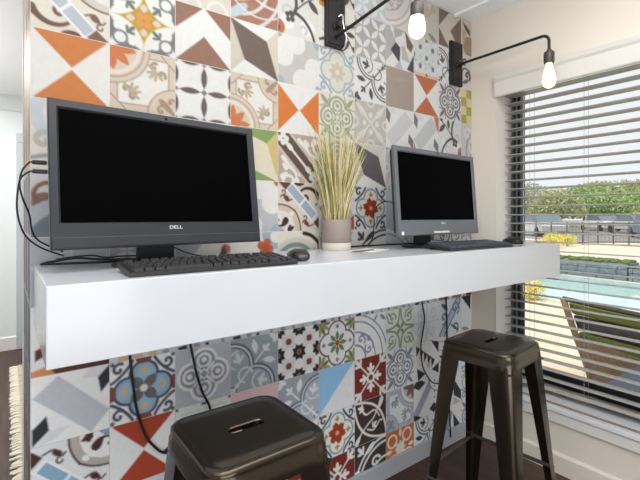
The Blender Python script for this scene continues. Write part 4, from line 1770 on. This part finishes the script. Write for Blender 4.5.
# ------------------------------------------------------------------ potted grass, leaflet
plant = tag(empty('potted_grass', (1.082, -.085, CT)), 'tall dry ornamental grass in a taupe and cream pot between the computers', 'plant')
R = .062
MB().lathe([(0, .030), (R * .97, .030), (R, .034), (R, .122), (R - .002, .126), (R - .007, .126), (R - .008, .120), (R - .009, .100), (0, .098)], n=36).build('pot', M['pot'], plant, smooth=True)
MB().lathe([(0, 0), (R * .90, 0), (R * .95, .004), (R * .985, .030), (R * .94, .0305), (0, .0305)], n=36).build('pot_base', M['pot_white'], plant, smooth=True)
MB().lathe([(0, .099), (R * .84, .099), (R * .7, .110), (R * .3, .116), (0, .117)], n=24).build('moss', M['soil'], plant, smooth=True)
rnd = random.Random(11)
mb = MB()
bm = mb.bm
for i in range(230):
    a = rnd.random() * 2 * PI
    rr = .045 * math.sqrt(rnd.random())
    x, y = rr * math.cos(a), rr * math.sin(a)
    tall = rnd.random()
    h = .16 + .30 * (1 - (1 - tall) ** 1.6) * (1 - .25 * rnd.random())
    lean = (.015 + .125 * rnd.random() ** 1.2) * (h / .35)
    aa = a + rnd.uniform(-.7, .7)
    # blades keep clear of the wall behind
    dx, dy = math.cos(aa) * lean, math.sin(aa) * lean
    if y + dy > .075:
        dy = .075 - y
    w = rnd.uniform(.0012, .0028)
    mi = rnd.choices([0, 1, 2], [6, 3, 1.2 if h > .3 else 3])[0]
    pa = rnd.random() * PI
    px, py = math.cos(pa) * w, math.sin(pa) * w
    prev = None
    N = 6
    curl = rnd.uniform(-.02, .02)
    for j in range(N + 1):
        t = j / N
        cx = x + dx * t ** 1.7 + curl * math.sin(t * 3)
        cy = min(y + dy * t ** 1.7, .078)
        czz = .105 + h * t - .03 * lean * t * t * 3
        ww = 1 - t ** 3 * .85
        p = [bm.verts.new((cx - px * ww, cy - py * ww, czz)), bm.verts.new((cx + px * ww, cy + py * ww, czz)), bm.verts.new((cx - py * ww * .5, cy + px * ww * .5, czz))]
        if prev:
            for q in range(3):
                f = bm.faces.new((prev[q], prev[(q + 1) % 3], p[(q + 1) % 3], p[q]))
                f.material_index = mi
        prev = p
mb.build('grass_blades', [M['grass_a'], M['grass_b'], M['grass_c']], plant)['kind'] = 'stuff'

leaf = tag(MB().box((-.075, -.052, 0), (.075, .052, .0012)).box((-.075, -.052, .0014), (.072, .050, .0022)).build('leaflet', M['paper']), 'thin white leaflet lying on the counter right of the plant pot', 'leaflet')
leaf.location = (1.16, -.205, CT + .0004)
leaf.rotation_euler = (0, 0, .35)
leaf2 = tag(MB().box((-.06, -.008, 0), (.06, .008, .004), .0012).build('pen', M['paper_dark']), 'slim dark pen lying in front of the plant pot', 'pen')
leaf2.location = (1.10, -.235, CT + .0025)
leaf2.rotation_euler = (0, 0, .18)


# ------------------------------------------------------------------ wall sconces with lit filament bulbs
def sconce(x, y_end, label, zc=2.101, arm_z=2.093, chrome=False, rise=0.0):
    root = tag(empty('wall_sconce', (x, 0, arm_z)), label, 'lamp', 'swing arm sconces above the counter')
    f = lambda p: Vector(p) - Vector((x, 0, arm_z))
    mb = MB()
    mb.box((x - .052, -.020, zc - .122), (x + .052, -.0005, zc + .122), .004)
    mb.box((x - .040, -.024, zc - .110), (x + .040, -.020, zc + .110), .002)
    mb.build('back_plate', M['sconce'], root, fn=f)
    for s in (-1, 1):
        MB().lathe([(0, -.029), (.005, -.028), (.0065, -.024), (.0065, -.022), (0, -.022)], (x, 0, zc + s * .085), 12, 'y').build('screw', M['gun_dark'], root, fn=f, smooth=True)
    mb = MB().lathe([(0, -.052), (.012, -.052), (.015, -.046), (.015, -.030), (.019, -.026), (.019, -.022), (0, -.022)], (x, 0, arm_z), 18, 'y')
    mb.build('swivel_joint', M['sconce'], root, fn=f, smooth=True)
    rb = .032
    joint_z = arm_z
    pts = [(x, -.03, arm_z), (x, y_end + rb, arm_z + rise)]
    arm_z += rise
    for i in range(1, 9):
        a = i / 8 * PI / 2
        pts.append((x, y_end + rb - rb * math.sin(a), arm_z - rb + rb * math.cos(a)))
    pts.append((x, y_end, arm_z - .075))
    MB().tube(pts, .0068, 12).build('arm', M['sconce'], root, fn=f, smooth=True, angle=60)
    zs = arm_z - .072
    MB().lathe([(0, 0), (.010, 0), (.012, -.006), (.022, -.012), (.0235, -.016), (.0235, -.060), (.0215, -.064), (.0, -.064)], (x, y_end, zs), 24).build('socket', M['socket'], root, fn=f, smooth=True)
    bz = zs - .064
    arm_z = joint_z
    b = MB().lathe([(.0, 0), (.0135, 0), (.0145, -.010), (.018, -.022), (.024, -.042), (.0285, -.064), (.0300, -.080), (.0280, -.096), (.021, -.108), (.010, -.115), (.0, -.117)], (x, y_end, bz), 24)
    b.build('bulb', M['bulb'], root, fn=f, smooth=True, angle=80)
    if chrome:
        mb = MB().tube([(x + .006, -.030, arm_z + .040), (x + .013, -.040, arm_z + .046), (x + .019, -.044, arm_z + .036), (x + .018, -.044, arm_z + .012), (x + .026, -.044, arm_z - .02), (x + .036, -.044, arm_z - .05), (x + .034, -.040, arm_z - .085), (x + .026, -.032, arm_z - .10)], .0042, 8, 6)
    else:
        mb = MB().tube([(x + .004, -.030, arm_z + .02), (x + .012, -.036, arm_z + .016), (x + .02, -.038, arm_z - .006), (x + .022, -.03, arm_z - .02)], .0035, 8, 6)
    mb.build('swivel_lever', M['chrome'], root, fn=f, smooth=True)
    return root


sconce(1.130, -.485, 'black sconce with a lit bulb above the plant, cut by the photo top', chrome=True, arm_z=2.072, rise=.045)
sconce(1.990, -.533, 'black sconce by the corner, its lit bulb before the window valance')


# ------------------------------------------------------------------ metal stools
def stool(loc, rz, label):
    H = .785
    root = tag(empty('bar_stool', loc, rz), label, 'stool', 'metal stools under the counter')
    hx, hy = .139, .143
    Mn = 64

    def rrect(ax, ay, r, z, n=Mn):
        out = []
        for i in range(n):
            a = 2 * PI * (i + .5) / n
            dx, dy = math.cos(a), math.sin(a)
            # ray against the rounded rectangle
            lo, hi = 0, 1
            for _ in range(26):
                t = (lo + hi) / 2
                qx, qy = abs(dx * t) - (ax - r), abs(dy * t) - (ay - r)
                d = math.hypot(max(qx, 0), max(qy, 0)) + min(max(qx, qy), 0) - r
                if d < 0:
                    lo = t
                else:
                    hi = t
            out.append((dx * lo, dy * lo, z))
        return out
    sl = (.043, .0125, .0124)
    loops = [rrect(*sl, H - .012), rrect(*sl, H - .0025), rrect(sl[0] + .0025, sl[1] + .0025, .0148, H),
             rrect(.095, .098, .03, H - .0004), rrect(hx - .022, hy - .022, .026, H - .0010), rrect(hx - .019, hy - .019, .028, H - .0020), rrect(hx - .013, hy - .013, .032, H - .0018)]
    for i in range(7):
        a = i / 6 * PI / 2
        loops.append(rrect(hx - .010 + .010 * math.sin(a), hy - .010 + .010 * math.sin(a), .042, H - .0018 - .010 * (1 - math.cos(a))))
    loops += [rrect(hx + .001, hy + .001, .043, H - .026), rrect(hx + .0035, hy + .0035, .044, H - .030), rrect(hx + .0055, hy + .0055, .045, H - .060),
              rrect(hx + .0035, hy + .0035, .044, H - .060), rrect(hx + .0005, hy + .0005, .043, H - .028), rrect(hx - .02, hy - .02, .03, H - .008), rrect(.05, .018, .0178, H - .0065)]
    mb = MB().loft(loops, False, False)
    mb.build('seat', M['gun'], root, smooth=True, angle=35)
    # folded legs: each an L shaped channel with a rounded outer corner, tapering to the foot
    fx, fy = hx + .058, hy + .058
    for sx in (-1, 1):
        for sy in (-1, 1):
            loops = []
            for (t, wd) in ((0.0, .088), (.08, .084), (.35, .066), (.7, .046), (1.0, .034)):
                z_ = (H - .046) * (1 - t) + .006 * t
                cx = (hx + .0015) * (1 - t) + fx * t
                cy = (hy + .0015) * (1 - t) + fy * t
                r = .030 * (1 - t) + .012 * t
                th = .0028
                outer, inner = [], []
                outer.append((cx - wd, cy))
                inner.append((cx - wd, cy - th))
                for q in range(7):
                    a = PI / 2 * (1 - q / 6)
                    outer.append((cx - r + r * math.cos(a), cy - r + r * math.sin(a)))
                    inner.append((cx - r + (r - th) * math.cos(a), cy - r + (r - th) * math.sin(a)))
                outer.append((cx, cy - wd))
                inner.append((cx - th, cy - wd))
                P = outer + inner[::-1]
                loops.append([(sx * a, sy * b, z_) for a, b in P])
            leg = MB().loft(loops).build('leg', M['gun'], root, smooth=True, angle=40)
            MB().box((sx * fx - .016 - sx * .013, sy * fy - .016 - sy * .013, 0), (sx * fx + .016 - sx * .013, sy * fy + .016 - sy * .013, .0075), .002).build('rubber_foot', M['rubber'], leg)

    def at(z_):
        t = 1 - (z_ - .006) / (H - .052)
        return (hx + .004) * (1 - t) + fx * t - .006, (hy + .004) * (1 - t) + fy * t - .006
    for (s, za) in ((1, .285), (-1, .245)):
        ax, ay = at(za)
        MB().tube([(-ax, s * ay, za), (ax, s * ay, za)], .0075, 10).build('footrest', M['gun_bar'], root, smooth=True)
        za += .004
        ax, ay = at(za)
        MB().tube([(s * ax, -ay, za), (s * ax, ay, za)], .0075, 10).build('footrest', M['gun_bar'], root, smooth=True)
    # crossed straps under the seat
    zb = .715
    bx, by = at(zb)
    mb = MB()
    for s in (-1, 1):
        d = Vector((bx, s * by, 0)).normalized()
        n_ = Vector((-d.y, d.x, 0)) * .011
        a, b = Vector((-bx, -s * by, zb)), Vector((bx, s * by, zb))
        mb.loft([[a - n_, a + n_, a + n_ + Vector((0, 0, .003)), a - n_ + Vector((0, 0, .003))],
                 [-n_ + Vector((0, 0, zb + .02)), n_ + Vector((0, 0, zb + .02)), n_ + Vector((0, 0, zb + .023)), -n_ + Vector((0, 0, zb + .023))],
                 [b - n_, b + n_, b + n_ + Vector((0, 0, .003)), b - n_ + Vector((0, 0, .003))]])
    mb.build('cross_brace', M['gun_dark'], root)
    return root


stool((.435, -.582, FZ), .0, 'gunmetal stool in front, its seat and slot seen from above below the left computer')
stool((1.492, -.545, FZ), .10, 'gunmetal stool with tapered legs standing beside the window')

# ------------------------------------------------------------------ rug behind the wall end
rug = tag(empty('rug', (.068, .68, FZ)), 'woven rug with cream fringe on the dark floor behind the tiled wall end', 'rug')
MB().box((0, 0, .0005), (1.5, 2.35, .012), .003).build('rug_field', M['rug'], rug)
mb = MB()
yy = .01
rnd = random.Random(5)
while yy < 2.33:
    w = rnd.uniform(-.022, .022)
    mb.tube([(.002, yy, .008), (-.02, yy + w * .5, .009), (-.052 + rnd.uniform(-.006, .006), yy + w, .005)], [.006, .0095, .006], 6)
    yy += rnd.uniform(.018, .027)
mb.build('fringe', M['fringe'], rug, smooth=True)['kind'] = 'stuff'
# ------------------------------------------------------------------ outside the window
GZ = -0.05
M['patio'] = mat('pale_concrete', (226, 214, 190), 0.8, noise=(1.5, (218, 204, 178), (1, 1, 1)))
M['lawn'] = mat('lawn', (130, 142, 84), 0.9, noise=(8, (104, 120, 62), (1, 1, 1)))
M['asphalt'] = mat('asphalt', (150, 150, 148), 0.9)
M['water'] = mat('pool_water', (176, 216, 210), 0.06, noise=(3, (196, 226, 220), (1, 1, 1)))
M['coping'] = mat('pool_coping', (214, 208, 196), 0.6)
M['stone'] = mat('stacked_stone', (96, 116, 130), 0.8, noise=(6, (132, 146, 152), (1, 1, 3)))
M['hedge'] = mat('hedge_green', (96, 116, 58), 0.8)
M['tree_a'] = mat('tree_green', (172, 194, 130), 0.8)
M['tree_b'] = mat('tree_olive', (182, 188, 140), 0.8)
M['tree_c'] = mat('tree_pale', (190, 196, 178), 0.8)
M['yellow'] = mat('yellow_flowers', (232, 220, 120), 0.7)
M['bark'] = mat('bark', (112, 92, 78), 0.9)
M['wicker'] = mat('wicker', (178, 154, 126), 0.7, noise=(50, (138, 114, 90), (1, 1, 4)))
M['wicker_dark'] = mat('wicker_frame', (62, 58, 54), 0.6)
M['cushion_green'] = mat('olive_cushion', (128, 142, 72), 0.9)
M['cushion_grey'] = mat('charcoal_cushion', (70, 68, 72), 0.9)
M['cushion_blue'] = mat('blue_grey_cushion', (112, 122, 132), 0.9)
M['fence'] = mat('fence_bronze', (104, 96, 86), 0.6)
M['roof'] = mat('roof_tiles', (170, 132, 112), 0.8)
M['car_glass'] = mat('car_glass', (120, 132, 142), .15)
M['stucco'] = mat('stucco', (220, 208, 186), 0.8)

struct('ground', MB().box((WX2, -40, GZ - .2), (170, 130, GZ)), M['asphalt'])
struct('patio', MB().box((WX2, -12, GZ), (24, 16, GZ + .004)), M['patio'])
GZP = GZ + .004

# pool with a raised coping
pool = tag(empty('pool', (7.9, .6, GZP)), 'turquoise swimming pool with pale coping outside the window', 'pool')
pw = [(6.55, 2.05), (6.75, -1.8), (9.3, -1.8), (9.55, 2.85), (8.7, 2.85)]
lp = lambda p: Vector(p) - Vector((7.9, .6, GZP))
MB().prism(pw, GZP + .002, GZP + .012).build('water', M['water'], pool, fn=lp)
mb = MB()
for i in range(len(pw)):
    a, b = Vector((*pw[i], 0)), Vector((*pw[(i + 1) % len(pw)], 0))
    d = (b - a).normalized()
    n_ = Vector((d.y, -d.x, 0)) * .09
    if n_.dot((a + b) / 2 - Vector((8.0, .5, 0))) < 0:
        n_ = -n_
    z0, z1 = Vector((0, 0, GZP)), Vector((0, 0, GZP + .02))
    mb.loft([[a + z0, a + n_ + z0, a + n_ + z1, a + z1], [b + z0, b + n_ + z0, b + n_ + z1, b + z1]])
mb.build('coping', M['coping'], pool, fn=lp)


# raised stone planter walls behind the pool, stepping down
def planter(x, y0, y1, h, d, label):
    root = tag(empty('stone_planter', (x, (y0 + y1) / 2, GZP)), label, 'planter', 'stone planters behind the pool')
    f = lambda p: Vector(p) - Vector((x, (y0 + y1) / 2, GZP))
    mb = MB()
    rnd = random.Random(int(h * 100))
    n = max(3, int(h / .085))
    for r in range(n):
        y = y0 - (rnd.random() * .15 if r % 2 else 0)
        while y < y1 - .02:
            w = rnd.uniform(.16, .34)
            a, b = max(y, y0), min(y + w, y1)
            if b - a > .03:
                mb.box((x - rnd.uniform(.0, .02), a + .003, GZP + h * r / n + .003), (x + d, b - .003, GZP + h * (r + 1) / n - .003), .006, 1)
            y += w
    mb.build('stone_courses', M['stone'], root, fn=f)
    mb = MB()
    for i in range(int((y1 - y0) * 90)):
        cx, cy = x + .08 + rnd.random() * (d - .14), rnd.uniform(y0 + .03, y1 - .03)
        r = rnd.uniform(.035, .06)
        mb.lathe([(0, -r * .5), (r, -.2 * r), (r * .8, r * .5), (0, r * .8)], (cx, cy, GZP + h + .02), 7)
    mb.build('hedge', M['hedge'], root, fn=f)['kind'] = 'stuff'
    return root


planter(9.75, 1.63, 4.2, .33, .7, 'taller stacked stone planter with a clipped hedge behind the pool')
planter(9.70, .985, 1.595, .25, .6, 'middle stacked stone planter stepping down beside the taller one')
planter(9.66, -1.6, .96, .17, .6, 'lowest stone planter, cut by the right edge of the photo')


def leaves(mb, c, rx, ry, rz, n, s, rnd, mi=0):
    bm = mb.bm
    for i in range(n):
        u = rnd.random() ** .33
        a, b = rnd.random() * 2 * PI, math.acos(rnd.uniform(-1, 1))
        p = Vector((c[0] + rx * u * math.sin(b) * math.cos(a), c[1] + ry * u * math.sin(b) * math.sin(a), c[2] + rz * u * math.cos(b)))
        q = Matrix.Rotation(rnd.random() * 6, 3, 'X') @ Matrix.Rotation(rnd.random() * 6, 3, 'Z') @ Matrix.Rotation(rnd.random() * 6, 3, 'Y')
        k = s * rnd.uniform(.6, 1.3)
        v = [bm.verts.new(p + q @ Vector(w)) for w in ((-k, 0, 0), (0, k * .5, k * .12), (k, 0, 0), (0, -k * .5, k * .12))]
        bm.faces.new(v).material_index = mi


def tree(loc, h, r, m, label, seed, trunk=True, squash=.75):
    rnd = random.Random(seed)
    root = tag(empty('tree', loc), label, 'tree', 'trees beyond the patio')
    mb = MB()
    for i in range(9):
        a = rnd.random() * 2 * PI
        rr = r * .6 * rnd.random()
        leaves(mb, (rr * math.cos(a), rr * math.sin(a), h * .62 + rnd.uniform(-.2, .22) * h), r * .52, r * .52, r * .42 * squash, 800, r * .045, rnd)
    mb.build('crown', m, root)
    mb = MB()
    mb.tube([(0, 0, 0), (.05, .03, h * .3), (-.03, .05, h * .62)], [h * .035, h * .026, h * .015], 8, 4)
    for i in range(4):
        a = i * 1.6 + rnd.random()
        mb.tube([(0, .02, h * (.28 + .06 * i)), (r * .25 * math.cos(a), r * .25 * math.sin(a), h * .5), (r * .5 * math.cos(a), r * .5 * math.sin(a), h * .68)], [h * .014, h * .01, h * .005], 6, 3)
    mb.build('trunk', M['bark'], root)
    return root


def polar(u, dist, z=GZ):
    a = (u - 340.528) / 424.077
    cx, sx = math.cos(YAW), math.sin(YAW)
    return ((cx + a * sx) * dist, -1.48777 + (sx - a * cx) * dist, z)


LAB = ['pale thin tree at the left edge of the window view', 'bushy olive tree right of the palest tree', 'broad green tree in the middle of the window view',
       'spreading light green tree right of the middle tree', 'olive tree near the right edge of the window view', 'green tree at the right edge of the photo', 'distant tree line filling the gap behind the cars',
       'tree glimpsed just beside the dark window frame']
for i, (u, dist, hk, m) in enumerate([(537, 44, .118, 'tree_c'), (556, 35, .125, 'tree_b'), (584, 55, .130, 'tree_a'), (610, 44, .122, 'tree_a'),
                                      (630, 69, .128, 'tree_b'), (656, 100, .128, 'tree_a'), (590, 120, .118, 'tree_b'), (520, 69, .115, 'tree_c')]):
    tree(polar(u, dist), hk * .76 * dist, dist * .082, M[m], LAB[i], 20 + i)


def shrub(loc, r, m, label, seed):
    root = tag(empty('flowering_shrub', loc), label, 'shrub', 'yellow shrubs on the patio')
    rnd = random.Random(seed)
    mb = MB()
    leaves(mb, (0, 0, r * .75), r, r, r * .7, 500, r * .12, rnd)
    mb.build('blossom', m, root)
    mb = MB()
    for i in range(5):
        a = i * 1.25
        mb.tube([(0, 0, 0), (r * .3 * math.cos(a), r * .3 * math.sin(a), r * .8)], r * .02, 5)
    mb.build('stems', M['bark'], root)
    return root


shrub(polar(553, 17.5, GZP), .46, M['yellow'], 'yellow flowering shrub left of the other, beyond the pool', 2)
shrub(polar(567, 18.5, GZP), .40, M['yellow'], 'smaller yellow flowering shrub beside the first, beyond the pool', 3)
shrub(polar(531, 6.6, GZP), .22, M['yellow'], 'low yellow shrub at the near pool corner, seen below the counter end', 4)


def car(loc, rz, col, label):
    root = tag(empty('car', loc, rz), label, 'car', 'parked cars')
    m = mat('car_paint', col, .3, coat=.5)
    mb = MB()
    body = [(-2.1, .35), (-2.15, .7), (-1.9, .9), (-1.2, .95), (.9, .95), (1.9, .85), (2.15, .65), (2.1, .35)]
    mb.prism(body, -.85, .85, 'y')
    mb.build('car_body', m, root)
    cab = [(-1.5, .94), (-1.0, 1.42), (.3, 1.45), (1.0, .94)]
    mb = MB().loft([[(x, -.80, z_) for x, z_ in cab], [(x * .92, -.62, z_) for x, z_ in cab], [(x * .92, .62, z_) for x, z_ in cab], [(x, .80, z_) for x, z_ in cab]])
    mb.build('cabin', M['car_glass'], root)
    MB().prism([(-.95, 1.42), (.28, 1.46), (.2, 1.5), (-.85, 1.47)], -.6, .6, 'y').build('roof', m, root)
    for x in (-1.35, 1.35):
        for y in (-.86, .70):
            MB().lathe([(0, 0), (.2, 0), (.31, .01), (.33, .05), (.33, .12), (.31, .16), (0, .16)], (x, y, .33), 18, 'y').build('wheel', M['rubber'], root, smooth=True)
    return root


car(polar(600, 39, GZ), .9, (226, 228, 232), 'white car parked beyond the patio fence')
car(polar(632, 33, GZ), .9, (206, 210, 214), 'silver car parked at the right edge of the window view')
car(polar(540, 29, GZ), .9, (210, 212, 214), 'pale car parked at the left of the window view')
car(polar(654, 25, GZ), .5, (96, 128, 176), 'blue car nearest, cut by the right edge of the photo')

# bronze railing beyond the patio
a, b = Vector(polar(536, 19.5, GZP)), Vector(polar(660, 19.5, GZP))
rail = tag(empty('railing', a), 'bronze railing along the far edge of the patio', 'railing')
f = lambda p: Vector(p) - a
for hgt in (.98, .12):
    d = Vector((0, 0, hgt))
    MB().tube([a + d, b + d], .028, 6).build('rail', M['fence'], rail, fn=f)
for i in range(9):
    p = a.lerp(b, i / 8)
    MB().tube([p, p + Vector((0, 0, 1.05))], .03, 6).build('post', M['fence'], rail, fn=f)
mb = MB()
for i in range(90):
    p = a.lerp(b, (i + .5) / 90)
    mb.tube([p + Vector((0, 0, .12)), p + Vector((0, 0, .98))], .008, 4)
mb.build('balusters', M['fence'], rail, fn=f)

# low building with a tiled roof behind the trees
p = Vector(polar(656, 52, GZ))
hs = tag(empty('building', p, YAW - PI / 2), 'low building with a brown tiled roof behind the trees', 'building')
MB().box((-2.2, .4, 0), (4, 3, 1.25)).build('wall', M['stucco'], hs)
MB().prism([(-.1, 1.25), (1.7, 1.9), (3.4, 1.25)], -2.6, 4.4, 'x').build('roof', M['roof'], hs)

# ------------------------------------------------------------------ wicker lounge chair close to the window
CHX, CHY = 3.30, -.62
lounge = tag(empty('lounge_chair', (CHX, CHY, GZP)), 'wicker lounge chair with olive and grey cushions just outside the window', 'chair')
# side profile (y, z) with the back on the +y side, facing -y
W0, W1 = 0.0, .80
side_out = [(.60, .655), (.385, .02), (-.55, .02), (-.62, .30), (-.60, .60), (-.30, .625)]
xx = W0
MB().tube([(xx, .61, .67), (xx, .30, .645), (xx, -.20, .615), (xx, -.60, .60)], .018, 8, 5).build('arm_rail', M['wicker_dark'], lounge, smooth=True)
MB().tube([(xx, .61, .67), (xx, .53, .44), (xx, .44, .20), (xx, .385, .0)], .024, 8, 5).build('back_stile', M['wicker'], lounge, smooth=True)
MB().tube([(xx, -.60, .60), (xx, -.58, .30), (xx, -.52, .0)], .02, 8, 4).build('front_post', M['wicker_dark'], lounge, smooth=True)
for xx in (W0, W1):
    cheek = [(.50, .40), (.40, .0), (-.53, .0), (-.57, .34), (-.42, .31), (-.2, .31), (.02, .33), (.22, .36), (.38, .39)]
    MB().prism([(y, z_) for y, z_ in cheek], xx - .012, xx + .012, 'x').build('wicker_side', M['wicker'], lounge)
MB().box((.04, -.52, .05), (.76, .34, .10), .01).build('seat_deck', M['wicker_dark'], lounge)


def cushion(name, m, z0, z1, y0, dx):
    # long cushion whose ends follow the sloping rail and the reclined stile
    yb = lambda z_: .385 + (.61 - .385) * z_ / .67 - .006
    sl = lambda y: (y - .6) * .06
    mb = MB().prism([(y0, z0 + sl(y0)), (yb(z0), z0), (yb(z1), z1), (y0, z1 + sl(y0))], .03 + dx, .77 - dx, 'x')
    bmesh.ops.bevel(mb.bm, geom=list(mb.bm.edges), offset=.022, segments=3, profile=.5, affect='EDGES')
    mb.build(name, m, lounge, smooth=True, fn=lambda c: Vector((c.x, c.y, c.z - max(0, c.x - .04) * .24)))


cushion('seat_cushion', M['cushion_green'], .30, .435, -.55, .0)
cushion('middle_cushion', M['cushion_grey'], .437, .555, -.56, .01)
cushion('top_cushion', M['cushion_green'], .557, .645, -.57, .0)
ott = tag(empty('ottoman', (2.88, -.92, GZP)), 'blue grey outdoor ottoman just outside the window at the right edge of the photo', 'ottoman')
MB().box((-.38, -.42, .21), (.38, .42, .33), .03, 3).build('cushion', M['cushion_blue'], ott, smooth=True)
MB().box((-.37, -.41, .05), (.37, .41, .209), .01).build('wicker_base', M['wicker'], ott)
for sx in (-1, 1):
    for sy in (-1, 1):
        MB().box((sx * .33 - .02, sy * .37 - .02, 0), (sx * .33 + .02, sy * .37 + .02, .05)).build('foot', M['wicker_dark'], ott)
